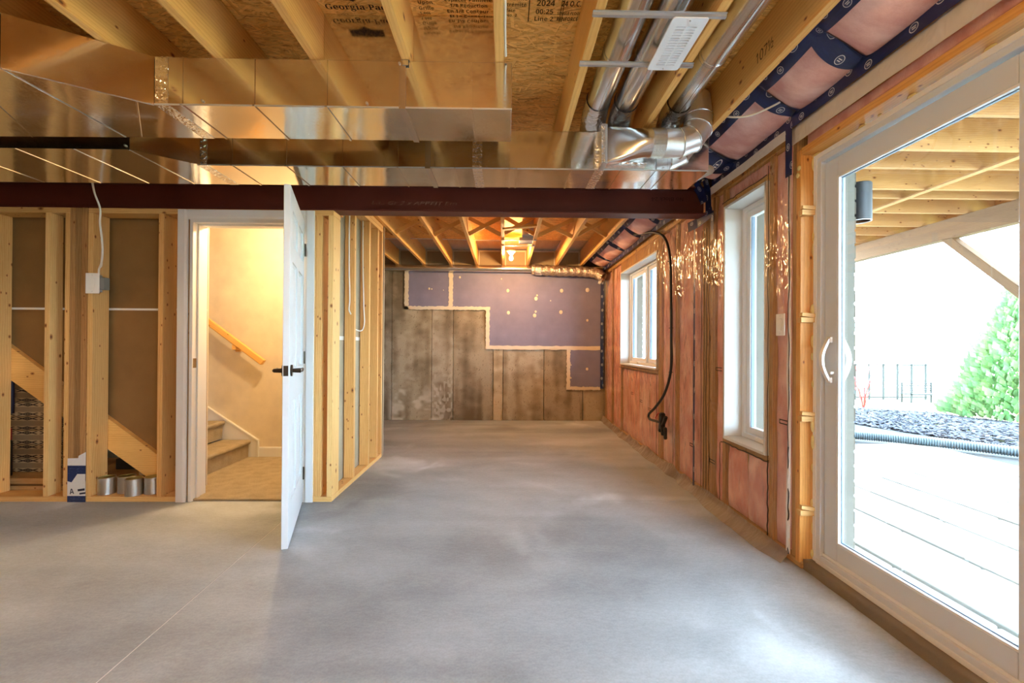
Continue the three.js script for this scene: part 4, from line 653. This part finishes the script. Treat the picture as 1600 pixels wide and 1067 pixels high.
trunk('rectangular_duct', 'lower galvanised rectangular duct running just in front of the steel beam', {
  zf: -2.59, zr: -2.90, y0: 2.160, y1: 2.377, seams: [-1.722, -1.55, -1.246, -0.931, -0.616, -0.456, -0.164, 0.059, 0.375, 0.525, 0.86, 1.165],
  cleats: [[-1.55, 0.007, 0.003], [-1.246, 0.007, 0.003], [-0.931, 0.007, 0.003], [-0.616, 0.007, 0.003], [-0.445, 0.03, 0.006], [-0.292, 0.007, 0.003], [0.02, 0.007, 0.003], [0.059, 0.007, 0.003], [0.375, 0.007, 0.003], [0.66, 0.007, 0.003], [0.93, 0.007, 0.003]], tapes: [-1.715, -0.164, 0.535],
  flare: [{ pts: [[-1.724, -2.59], [-1.724, -2.90], [-1.96, -2.90], [-1.96, -2.395]], ribs: [[[-1.76, -2.56], [-1.95, -2.88]]] }, { pts: [[-1.962, -2.395], [-1.962, -2.90], [-4.2, -2.90], [-4.2, -2.395]], ribs: [[[-1.965, -2.395], [-1.965, -2.9]], [[-2.25, -2.395], [-2.25, -2.9]], [[-2.55, -2.395], [-2.55, -2.9]], [[-2.9, -2.395], [-2.9, -2.9]]] }],
  screws: [[-1.98, -2.39, 2.18], [0.9, -2.585, 2.175]],
});
// sheet metal panels closing two joist bays behind the upper duct
for (const [a, b, l] of [[-0.811, -0.454, 'grey sheet metal panel closing the joist bay left of the hanging strap'], [-0.416, -0.051, 'grey sheet metal panel closing the joist bay beside the white cable']]) { const t = thing('bay_panel', l, 'panel'); part('sheet', box(a + 0.001, 2.381, -2.03, b - 0.001, 2.615, -2.024, 0.001), M.galv, t); part('flange', box(a + 0.001, 2.379, -2.024, b - 0.001, 2.384, -2.0, 0.001), M.galvFlat, t); }
{ const t = thing('hanger_clip', 'small galvanised clip nailed under a joist end at the upper duct', 'clip'); part('plate', box(-0.452, 2.3745, -1.985, -0.418, 2.3785, -1.955, 0.001), M.galv, t); part('leg', box(-0.448, 2.352, -1.9575, -0.422, 2.3744, -1.955, 0.001), M.galv, t); part('nail', cyl(0.005, 0.005, 0.004, 8).translate(-0.435, 2.3705, -1.975), M.screw, t); }
// round branch pipes
function roundDuct(label, x, y, zEnd, z0, grilleBoot) {
  const t = thing('round_duct', label, 'duct', [0, 0, 0], 'round branch ducts between the joists'), r = 0.064;
  const cuts = [zEnd, zEnd + 0.42, -1.2, 0.2, z0];
  for (let i = 0; i + 1 < cuts.length; i++) { part('pipe_length', pipe([x, y, cuts[i]], [x, y, cuts[i + 1] - 0.001], r - (i % 2) * 0.001), M.pipe, t); if (i) part('joint_bead', new THREE.TorusGeometry(r, 0.003, 6, 28).translate(x, y, cuts[i] + 0.02), M.pipe, t); }
  part('lock_seam', box(x - 0.004, y - r - 0.003, zEnd, x + 0.004, y - r + 0.001, z0, 0.001), M.pipe, t);
  // angled take-off boot down to the trunk, wrapped in foil tape
  const ring = (c, rr2, ry, tilt) => Array.from({ length: 21 }, (_, i) => { const a = i / 20 * 2 * Math.PI; return [c[0] + Math.cos(a) * rr2, c[1] + Math.sin(a) * ry * Math.cos(tilt), c[2] + Math.sin(a) * ry * Math.sin(tilt)]; });
  const R = [ring([x, y, zEnd + 0.03], r + 0.004, r + 0.004, 0), ring([x, y - 0.004, zEnd - 0.035], r + 0.006, r + 0.004, -0.25), ring([x, y - 0.03, zEnd - 0.095], r + 0.008, r, -0.75), ring([x, 2.379, zEnd - 0.19], r + 0.008, r - 0.004, -1.5)];
  part('takeoff_boot', surf(20, 3, (u, v) => { const k = Math.min(2, Math.floor(v * 3 + 1e-6)), f = v * 3 - k, i = Math.round(u * 20); return R[k][i].map((q, j) => mix(q, R[k + 1][i][j], f)); }, 0.4, 0.15), M.foil, t);
}
roundDuct('left one of the two round ducts sharing a joist bay behind the white register', 0.498, 2.482, -2.47, 2.6);
roundDuct('right one of the two round ducts sharing a joist bay, under the white register', 0.648, 2.478, -2.47, 2.6);
roundDuct('round duct alone in the joist bay right of the register, ending above the elbow', 0.935, 2.478, -2.47, 2.6);
// side take-off: rectangular-to-round boot, foil tape, adjustable elbow rising into the joists
{
  const t = thing('elbow_duct', 'shiny side branch with square boot and adjustable elbow on the lower duct', 'duct');
  const zc = -2.497, yc = 2.272, r = 0.077, sq = (i) => { const a = i / 48 * 2 * Math.PI, c = Math.cos(a), s = Math.sin(a), k = 1 / Math.max(Math.abs(c), Math.abs(s)); return [s * k, c * k]; };
  part('square_boot', surf(48, 10, (u, v) => { const i = Math.round(u * 48), a = i / 48 * 2 * Math.PI, [sy, sz] = sq(i), w = sstep(0, 1, v); return [mix(0.555, 0.80, v), mix(2.262 + sy * 0.098, yc + Math.sin(a) * r, w), mix(-2.542 + sz * 0.05, zc + Math.cos(a) * r, w)]; }, 0.6, 0.3), M.pipe, t);
  part('mounting_flange', box(0.527, 2.155, -2.592, 0.557, 2.372, -2.484, 0.003), M.galvFlat, t); part('foil_band', box(0.52, 2.157, -2.592, 0.545, 2.374, -2.481, 0.003), M.foil, t);
  part('foil_strip', box(0.54, 2.163, -2.589, 0.79, 2.186, -2.53, 0.006), M.foil, t);
  part('foil_tape', pipe([0.795, yc, zc], [0.865, yc, zc], r + 0.003), M.foil, t);
  const gore = (a, b, ra, rb) => { const A = V(...a), B = V(...b); return pipe(a, b, r); };
  const pts = [[0.865, yc, zc], [0.955, yc + 0.002, zc], [1.022, yc + 0.03, zc - 0.006], [1.066, yc + 0.09, zc - 0.02], [1.078, yc + 0.16, zc - 0.04], [1.078, 2.56, zc - 0.07]];
  // swept gores with a raised bead at each joint
  const frames = pts.map((p, i) => { const d = V(...pts[Math.min(i + 1, pts.length - 1)]).sub(V(...pts[Math.max(i - 1, 0)])).normalize(), n = V(0, 0, 1).sub(d.clone().multiplyScalar(d.z)).normalize(), b = d.clone().cross(n); return { p: V(...p), n, b, d }; });
  for (let i = 0; i + 1 < pts.length; i++) {
    part('elbow_gore', surf(28, 1, (u, v) => { const f = frames[i + v], a = u * 2 * Math.PI; const q = f.p.clone().addScaledVector(f.n, Math.cos(a) * r).addScaledVector(f.b, Math.sin(a) * r); return [q.x, q.y, q.z]; }, 0.5, 0.1), M.elbow, t);
    if (i) { const f = frames[i], g = new THREE.TorusGeometry(r + 0.001, 0.004, 8, 30); g.applyMatrix4(new THREE.Matrix4().makeBasis(f.n, f.b, f.d).setPosition(f.p)); part('elbow_bead', g, M.pipe, t); }
  }
}
// white floor register hung on two hat straps across the bay
for (const [z, l] of [[-1.665, 'metal hanger strap nailed across two joists nearest the camera over the white register'], [-1.962, 'metal hanger strap nailed across two joists at the far end of the white register']]) { const t = thing('hanger_strap', l, 'strap'); part('channel', prism([[2.379, z - 0.014], [2.379, z + 0.014], [2.376, z + 0.014], [2.376, z + 0.008], [2.366, z + 0.007], [2.366, z - 0.007], [2.376, z - 0.008], [2.376, z - 0.014]], 'x', 0.315, 0.81), M.galvFlat, t); for (const x of [0.33, 0.795]) part('nail', cyl(0.005, 0.005, 0.003, 8).translate(x, 2.375, z), M.screw, t); }
function register(label, cx, cz, y, w, l) {
  const t = thing('vent_register', label, 'register', [cx, y, cz]);
  const sh = new THREE.Shape(), R = 0.012, a = w / 2, b = l / 2; sh.moveTo(-a + R, -b); sh.lineTo(a - R, -b); sh.quadraticCurveTo(a, -b, a, -b + R); sh.lineTo(a, b - R); sh.quadraticCurveTo(a, b, a - R, b); sh.lineTo(-a + R, b); sh.quadraticCurveTo(-a, b, -a, b - R); sh.lineTo(-a, -b + R); sh.quadraticCurveTo(-a, -b, -a + R, -b);
  const n = 16, rows = []; for (let i = 0; i < n; i++) { const z0 = -b + 0.034 + i * (l - 0.07) / n, z1 = z0 + (l - 0.07) / n * 0.52; for (const [p, q] of [[-a + 0.026, -0.002], [0.002, a - 0.026]]) { sh.holes.push(new THREE.Path([[p, z0], [p, z1], [q, z1], [q, z0]].map((v) => new THREE.Vector2(...v)))); } rows.push(z0 + (l - 0.07) / n * 0.26); }
  const g = new THREE.ExtrudeGeometry(sh, { depth: 0.003, bevelEnabled: true, bevelThickness: 0.0015, bevelSize: 0.0015, bevelSegments: 2, curveSegments: 6 }); g.rotateX(Math.PI / 2); part('face_plate', g, M.whiteMetal, t);
  for (const z of rows) part('louver', box(-a + 0.024, 0.003, -0.0008, a - 0.024, 0.0042, 0.009, 0.0003).rotateX(-0.5).translate(0, 0.0015, -z), M.whiteMetal, t);
  for (const z of [-b + 0.012, b - 0.012]) part('screw', cyl(0.0035, 0.0035, 0.003, 8).translate(0, -0.006, z), M.screw, t);
  return t;
}
register('white slotted floor register hung below the round ducts near the camera', 0.68, -1.818, 2.364, 0.132, 0.315);
{ const t = thing('register_boot', 'dull sheet metal boot box above the white register between two joists', 'duct boot', [0, 0, 0]); part('box', box(0.7155, 2.42, -1.56, 0.7635, 2.612, -1.30, 0.004), M.galvFlat, t); part('collar', box(0.72, 2.392, -1.54, 0.76, 2.419, -1.34, 0.004), M.galvFlat, t); }

// ================================================================ CABLES AND DEVICES
const cableThing = (name, pts, r, m, label, seg = 60) => single(name, tube(pts, r, seg, 8), m, label, 'cable');
cableThing('cable', [[-0.006, 2.56, 1.0], [-0.007, 2.55, -0.6], [-0.007, 2.45, -1.3], [-0.007, 2.40, -1.6], [-0.007, 2.392, -1.85], [-0.004, 2.386, -1.935]], 0.0055, M.cable, 'white electrical cable clipped along the side of the joist above the upper duct');
cableThing('cable', [[-2.66, 2.335, -2.93], [-2.74, 2.325, -3.02], [-2.81, 2.30, -3.12], [-2.90, 2.21, -3.25], [-2.932, 2.12, -3.332], [-2.938, 2.02, -3.338], [-2.925, 1.92, -3.338], [-2.915, 1.80, -3.335], [-2.923, 1.72, -3.332], [-2.938, 1.68, -3.332], [-2.936, 1.64, -3.335], [-2.934, 1.615, -3.34]], 0.0065, M.cable, 'white cable dropping from the ceiling to the light switch on the stud');
cableThing('cable', [[-2.915, 1.725, -3.325], [-2.898, 1.732, -3.31], [-2.902, 1.705, -3.312], [-2.922, 1.695, -3.322]], 0.005, M.cable, 'short white cable end curling beside the light switch', 20);
cableThing('cable', [[-1.305, 2.30, -3.822], [-1.306, 2.0, -3.818], [-1.304, 1.75, -3.818], [-1.298, 1.52, -3.818], [-1.302, 1.44, -3.816], [-1.285, 1.405, -3.812]], 0.006, M.cable, 'white cable stapled down the second stud of the short wall');
cableThing('cable', [[-1.322, 2.30, -4.232], [-1.318, 1.9, -4.228], [-1.308, 1.5, -4.228], [-1.302, 1.34, -4.225], [-1.318, 1.285, -4.215], [-1.35, 1.29, -4.12], [-1.349, 1.33, -4.02], [-1.349, 1.40, -3.95]], 0.006, M.cable, 'white cable hanging in a loop between two studs of the short wall');
cableThing('cable', [[1.18, 2.40, -2.44], [1.22, 2.385, -2.42], [1.29, 2.375, -2.38], [1.36, 2.39, -2.33], [1.40, 2.405, -2.30]], 0.0055, M.cable, 'short white cable poking into the taped insulation beside the ceiling joist', 24);
cableThing('cable', [[-2.2, 2.50, -5.86], [-1.2, 2.52, -5.86], [-0.4, 2.51, -5.86], [0.03, 2.505, -5.86]], 0.006, M.cable, 'white cable running across the far room through the joists');
cableThing('cable', [[1.42, 2.44, -5.2], [1.46, 2.36, -4.85], [1.49, 2.30, -4.55], [1.50, 2.18, -4.27], [1.502, 2.0, -4.14], [1.503, 1.6, -4.10], [1.503, 1.2, -4.09], [1.503, 0.93, -4.10], [1.50, 0.72, -4.24], [1.49, 0.55, -4.48], [1.485, 0.44, -4.68], [1.485, 0.415, -4.66], [1.487, 0.42, -4.45], [1.49, 0.43, -4.30]], 0.013, M.blackCable, 'thick black cable hanging down the insulated wall in the far room', 90);
for (const [y, z] of [[1.93, -4.135], [1.32, -4.095], [0.92, -4.10]]) { const g = new THREE.TorusGeometry(0.015, 0.004, 6, 14).rotateX(Math.PI / 2).translate(1.503, y, z); single('cable_tie', g, M.black, `black cable clip holding the thick black cable ${y > 1.5 ? 'near the window head' : y > 1.1 ? 'at mid height of the window' : 'below the window sill'}`, 'clip'); }
{
  const t = thing('disconnect_plug', 'black connector bundle hanging at the end of the thick black cable', 'connector', [1.49, 0.43, -4.24]);
  part('body', box(-0.03, -0.06, -0.05, 0.02, 0.10, 0.0, 0.012), M.black, t); part('latch', bar([-0.01, 0.05, -0.04], [-0.02, -0.10, 0.05], 0.03, 0.04, [1, 0, 0], 0.01), M.black, t); part('latch', bar([-0.01, 0.08, 0.09], [-0.01, -0.02, 0.0], 0.03, 0.035, [1, 0, 0], 0.01), M.black, t); part('tail', bar([-0.01, -0.02, 0.07], [-0.015, -0.13, 0.09], 0.03, 0.03, [1, 0, 0], 0.01), M.black, t); part('tail', bar([-0.01, 0.0, -0.05], [-0.015, -0.09, -0.06], 0.03, 0.03, [1, 0, 0], 0.01), M.black, t);
  part('red_lead', tube([[-0.01, 0.02, -0.2], [-0.01, 0.07, -0.14], [-0.01, 0.085, -0.08], [-0.01, 0.05, -0.03]], 0.006, 20, 6), M.red, t);
}
function wallSwitch(label, pos, turn) {
  const t = thing('wall_switch', label, 'switch', pos); t.rotation.y = turn;
  part('cover_plate', box(-0.038, -0.06, 0, 0.038, 0.06, 0.006, 0.002), M.white, t); part('rocker', box(-0.016, -0.033, 0.006, 0.016, 0.033, 0.010, 0.002), M.white, t); for (const y of [-0.048, 0.048]) part('screw', cyl(0.003, 0.003, 0.002, 8).rotateX(Math.PI / 2).translate(0, y, 0.0065), M.screw, t);
  return t;
}
{ const t = wallSwitch('white rocker light switch fixed to the wide stud left of the door', [-2.966, 1.582, -3.318], 0); t.scale.set(1.28, 1.22, 1); part('device_box', box(0.02, -0.036, -0.05, 0.062, 0.036, -0.001, 0.003), std({ color: lin(120, 118, 112), roughness: 0.6 }), t); part('back_box', box(-0.03, -0.05, -0.036, 0.03, 0.05, 0, 0.002), M.galvFlat, t); }
wallSwitch('white light switch on the pink insulated wall beside the patio door', [1.512, 1.275, -2.47], -Math.PI / 2);

// ================================================================ LAMPS
function bareBulb(label, x, y, z, power, radius = 1.6) {
  const t = thing('ceiling_lamp', label, 'lamp', [x, y, z]);
  part('lampholder', lathe([[0, 0], [0.058, 0], [0.058, -0.012], [0.046, -0.022], [0.026, -0.045], [0.024, -0.052], [0, -0.052]], 28), M.porcelain, t);
  part('bulb', lathe([[0.013, -0.05], [0.015, -0.062], [0.027, -0.085], [0.030, -0.105], [0.026, -0.122], [0.014, -0.133], [0, -0.136]], 24), M.bulb, t);
  const l = new THREE.PointLight(LAMP.warm, power, 0, 2); l.position.set(0, -0.1, 0); if (/stair/.test(label)) l.color = LAMP.cream; l.shadow.radius = radius; l.castShadow = true; t.add(l); l.name = 'lamp_light'; return t;
}
bareBulb('bare glowing bulb in a porcelain holder under a joist of the far room', 0.075, 2.41, -6.02, LAMP.back);
bareBulb('bare bulb in a porcelain holder out of the picture at left', -2.95, 2.379, -0.85, LAMP.front);
bareBulb('added unseen bare bulb in a porcelain holder brightening the room from behind the camera', -0.30, 2.379, 0.95, LAMP.rear);  // fill bulb added out of view to brighten joists and room
bareBulb('bare bulb in a porcelain holder on the stairwell ceiling', -1.82, 2.36, -3.98, LAMP.stair);

// ================================================================ THE FAR ROOM'S CEILING RUN
{
  const t = thing('round_duct', 'straight galvanised pipe along the top of the far concrete wall', 'duct'); part('pipe_length', pipe([-3.4, 2.325, -6.915], [-0.72, 2.325, -6.915], 0.052), M.pipe, t); part('pipe_length', pipe([-0.719, 2.325, -6.915], [0.42, 2.32, -6.915], 0.0525), M.pipe, t); part('joint_bead', new THREE.TorusGeometry(0.053, 0.003, 6, 24).rotateY(Math.PI / 2).translate(-0.72, 2.325, -6.915), M.pipe, t);
  const f = thing('flexible_duct', 'brownish foil wrapped flexible duct at the top right of the far wall', 'duct'); const ax = new THREE.CatmullRomCurve3([[0.40, 2.315, -6.91], [0.8, 2.295, -6.90], [1.15, 2.285, -6.88], [1.36, 2.25, -6.82], [1.46, 2.17, -6.75]].map((p) => V(...p))), N = 90, fr = ax.computeFrenetFrames(N, false);
  part('foil_sleeve', surf(24, N, (u, v) => { const i = Math.round(v * N), a = u * 2 * Math.PI, r = 0.078 + 0.012 * (n3(Math.cos(a) * 3 + v * 30, Math.sin(a) * 3, 2) - 0.5) + 0.004 * Math.sin(v * 70), p = ax.getPointAt(v); p.addScaledVector(fr.normals[i], Math.cos(a) * r).addScaledVector(fr.binormals[i], Math.sin(a) * r); return [p.x, p.y, p.z]; }, 0.5, 1.2), M.foilFlex, f);
  for (const [x, y] of [[0.45, 2.35], [0.82, 2.345]]) part('foil_tape', pipe([x, y - 0.04, -6.908], [x + 0.10, y - 0.045, -6.905], 0.083), M.foil, f);
  part('vent_cap', cyl(0.05, 0.05, 0.03, 20).rotateZ(1.2).translate(1.42, 2.13, -6.78), M.white, f);
  const b = thing('register_boot', 'grey sheet metal boot with a white plate between joists of the far room', 'duct boot'); part('box', box(0.19, 2.42, -5.35, 0.33, 2.60, -5.18, 0.003), M.galvFlat, b); part('box', box(0.16, 2.385, -5.52, 0.36, 2.42, -5.30, 0.003), M.galvFlat, b);
  for (const [z, l] of [[-5.26, 'thin metal strap across the far joists in front of the grey boot'], [-5.56, 'thin metal strap across the far joists behind the grey boot']]) { const s = thing('hanger_strap', l, 'strap'); part('channel', box(-0.05, 2.371, z - 0.01, 0.36, 2.379, z + 0.01, 0.001), M.galvFlat, s); for (const x of [-0.035, 0.345]) part('nail', cyl(0.005, 0.005, 0.003, 8).translate(x, 2.3695, z), M.screw, s); }
  single('wood_cleat', bar([-0.03, 2.36, -4.72], [0.36, 2.40, -4.70], 0.06, 0.02), M.joist[0], 'loose wooden cleat nailed across two joists in the far room', 'board');
  const pv = thing('white_pipe', 'short white plastic pipe stub poking out of the taped wall corner', 'pipe'); part('tube', pipe([1.22, 2.27, -3.02], [1.42, 2.385, -3.12], 0.035), M.white, pv); part('collar', new THREE.TorusGeometry(0.036, 0.006, 8, 24).applyQuaternion(new THREE.Quaternion().setFromUnitVectors(V(0, 0, 1), V(0.83, 0.48, -0.4).normalize())).translate(1.225, 2.273, -3.022), M.white, pv);
}

// ================================================================ SMALL THINGS AMONG THE STUDS
{
  const can = thing('paint_can', 'leftmost small metal paint can on the stud wall plate', 'paint can', [-2.945, 0.0395, -3.425], 'paint cans on the bottom plate');
  part('body', lathe([[0, 0.002], [0.052, 0.002], [0.055, 0], [0.056, 0.003], [0.0545, 0.007], [0.0545, 0.113], [0.056, 0.117], [0.057, 0.120], [0.055, 0.122], [0.050, 0.121], [0.049, 0.117]], 36), M.canSide, can);
  const lid = part('lid', lathe([[0.049, 0.1185], [0.047, 0.1215], [0.044, 0.1195], [0.041, 0.1175], [0, 0.1175]], 36), M.canLid, can); part('rim_bead', new THREE.TorusGeometry(0.047, 0.0022, 6, 36).rotateX(Math.PI / 2).translate(0, 0.1205, 0), M.canLid, lid);
  part('side_seam', box(-0.003, 0.006, 0.0535, 0.003, 0.114, 0.0556, 0.0005).rotateY(0.9), M.canSide, can);
  for (const [x, z, ry, l] of [[-2.826, -3.458, 1.2, 'second paint can from the left, set back on the plate'], [-2.724, -3.396, 2.4, 'third paint can from the left, standing furthest forward'], [-2.617, -3.44, 4.0, 'rightmost paint can, beside the stud next to the door casing']]) { const c = can.clone(); c.name = numbered('paint_can'); c.position.set(x, 0.0395, z); c.rotation.y = ry; c.userData = { ...can.userData, label: l }; scene.add(c); }
  // white and navy membrane wrapped round the foot of the built-up post
  const mb = thing('membrane_wrap', 'torn white and navy membrane wrapped round the foot of the wooden post', 'membrane');
  const mt = canvasTex(256, 640, (c, w, h) => { c.fillStyle = '#d9d4cb'; c.fillRect(0, 0, w, h); const r = mulberry(6); for (let i = 0; i < 300; i++) { c.fillStyle = `rgba(${150 + r() * 80},${145 + r() * 80},${140 + r() * 80},0.16)`; c.fillRect(r() * w, r() * h, 4 + r() * 60, 1 + r() * 4); } c.fillStyle = '#14254e'; c.fillRect(0, 172, w, 108); c.beginPath(); c.moveTo(0, 276); c.lineTo(140, 280); c.lineTo(60, 386); c.lineTo(0, 372); c.fill(); c.fillRect(0, 560, w, 80); c.fillStyle = '#1b1c30'; c.save(); c.translate(36, 540); c.rotate(-0.12); c.font = 'bold 96px sans-serif'; c.fillText('A', 0, 0); c.restore(); c.save(); c.translate(150, 500); c.rotate(-0.12); c.fillRect(0, -26, 100, 28); c.fillRect(20, 24, 90, 22); c.restore(); c.fillStyle = 'rgba(160,180,210,0.5)'; for (let i = 0; i < 26; i++) c.fillRect(r() * w, 180 + r() * 90, 10 + r() * 30, 2); for (let i = 0; i < 20; i++) c.fillRect(r() * w, 570 + r() * 60, 8 + r() * 30, 2); });
  const sh = [[-3.160, 0.0], [-3.032, 0.0], [-3.032, 0.362], [-3.082, 0.335], [-3.084, 0.318], [-3.160, 0.316]], g = prism(sh, 'z', ZW + 0.006, ZW + 0.009), u = g.attributes.uv, p = g.attributes.position; for (let i = 0; i < u.count; i++) u.setXY(i, (p.getX(i) + 3.160) / 0.128, p.getY(i) / 0.362); part('sheet', g, std({ map: mt, roughness: 0.5 }), mb);
  // boxes under the stairs
  const art = (seed) => canvasTex(512, 160, (c, w, h) => { const r = mulberry(seed); c.fillStyle = '#b59c76'; c.fillRect(0, 0, w, h); c.strokeStyle = '#1b1614'; c.fillStyle = '#1b1614'; c.lineWidth = 7; for (const y of [4, h - 44]) for (let x = 0; x < w; x += 64) { c.beginPath(); c.moveTo(x + 4, y + 36); c.lineTo(x + 32, y + 4); c.lineTo(x + 60, y + 36); c.moveTo(x + 4, y + 4); c.lineTo(x + 32, y + 36); c.lineTo(x + 60, y + 4); c.stroke(); c.beginPath(); c.arc(x + 32, y + 20, 6, 0, 7); c.fill(); } c.fillStyle = '#8b765a'; c.fillRect(0, 50, w, 60); c.fillStyle = '#2a211b'; c.font = 'bold 40px sans-serif'; c.fillText('EF', 360, 96); c.fillRect(60, 66, 90, 8); c.fillRect(60, 84, 60, 8); });
  const arts = [std({ map: art(1), roughness: 0.85 }), std({ map: art(2), roughness: 0.85, color: lin(225, 215, 205) })];
  const words = ['bottom box', 'second box from the bottom', 'third box from the bottom', 'fourth box from the bottom', 'fifth box from the bottom', 'topmost box'];
  for (let i = 0; i < 6; i++) { const y = 0.1125 + i * 0.1125, x0 = -4.47 + rr(-0.012, 0.012), gB = box(x0, y, -4.25, x0 + 0.80, y + 0.108, -3.72 + rr(-0.012, 0.012), 0.004), uu = gB.attributes.uv, pp = gB.attributes.position; for (let k = 0; k < uu.count; k++) uu.setXY(k, (pp.getX(k) - x0) / 0.8 * 0.55 + (Math.abs(gB.attributes.normal.getX(k)) > 0.5 ? pp.getZ(k) * 2 : 0), (pp.getY(k) - y) / 0.108); single('tile_carton', gB, arts[i % 2], `${words[i]} of the patterned carton stack under the stairs`, 'box', 'patterned cartons under the stairs'); }
  for (const [i, l] of [[0, 'lowest plank lying under the patterned cartons'], [1, 'upper plank lying under the patterned cartons']]) single('plank', box(-4.3, 0.002 + i * 0.062, -4.2, -2.85, 0.05 + i * 0.062, -3.56 + i * 0.004, 0.003), M.woodOld[i], l, 'plank');
  single('offcut', box(-3.2, 0.113, -4.3, -2.90, 0.20, -3.8, 0.004), M.black, 'dark flat bundle under the stringer behind the paint cans', 'bundle');
  single('offcut_board', bar([-3.22, 0.232, -3.95], [-2.86, 0.216, -3.9], 0.2, 0.03), M.wood[1], 'board lying on the dark bundle behind the paint cans', 'board');
  const fl = thing('spray_can', 'dark spray can with a red cap standing beside the carton stack', 'spray can', [-3.885, 0.1125, -3.615]); fl.scale.set(1, 1.28, 1); part('body', lathe([[0, 0], [0.032, 0], [0.034, 0.004], [0.034, 0.2], [0.03, 0.215], [0, 0.216]], 24), M.black, fl); part('cap', lathe([[0, 0.29], [0.026, 0.29], [0.03, 0.282], [0.03, 0.217], [0, 0.217]], 24), M.red, fl);
  const sl = thing('pouch', 'narrow navy pouch stuck to the front of the patterned cartons', 'pouch', [-3.955, 0.585, -3.698]); part('pouch', box(-0.025, 0, -0.012, 0.035, 0.26, 0.012, 0.008), M.navy, sl); part('header_card', box(-0.02, 0.26, -0.004, 0.03, 0.29, 0.004, 0.001), M.kraft, sl);
}
renderer.render(scene, camera);
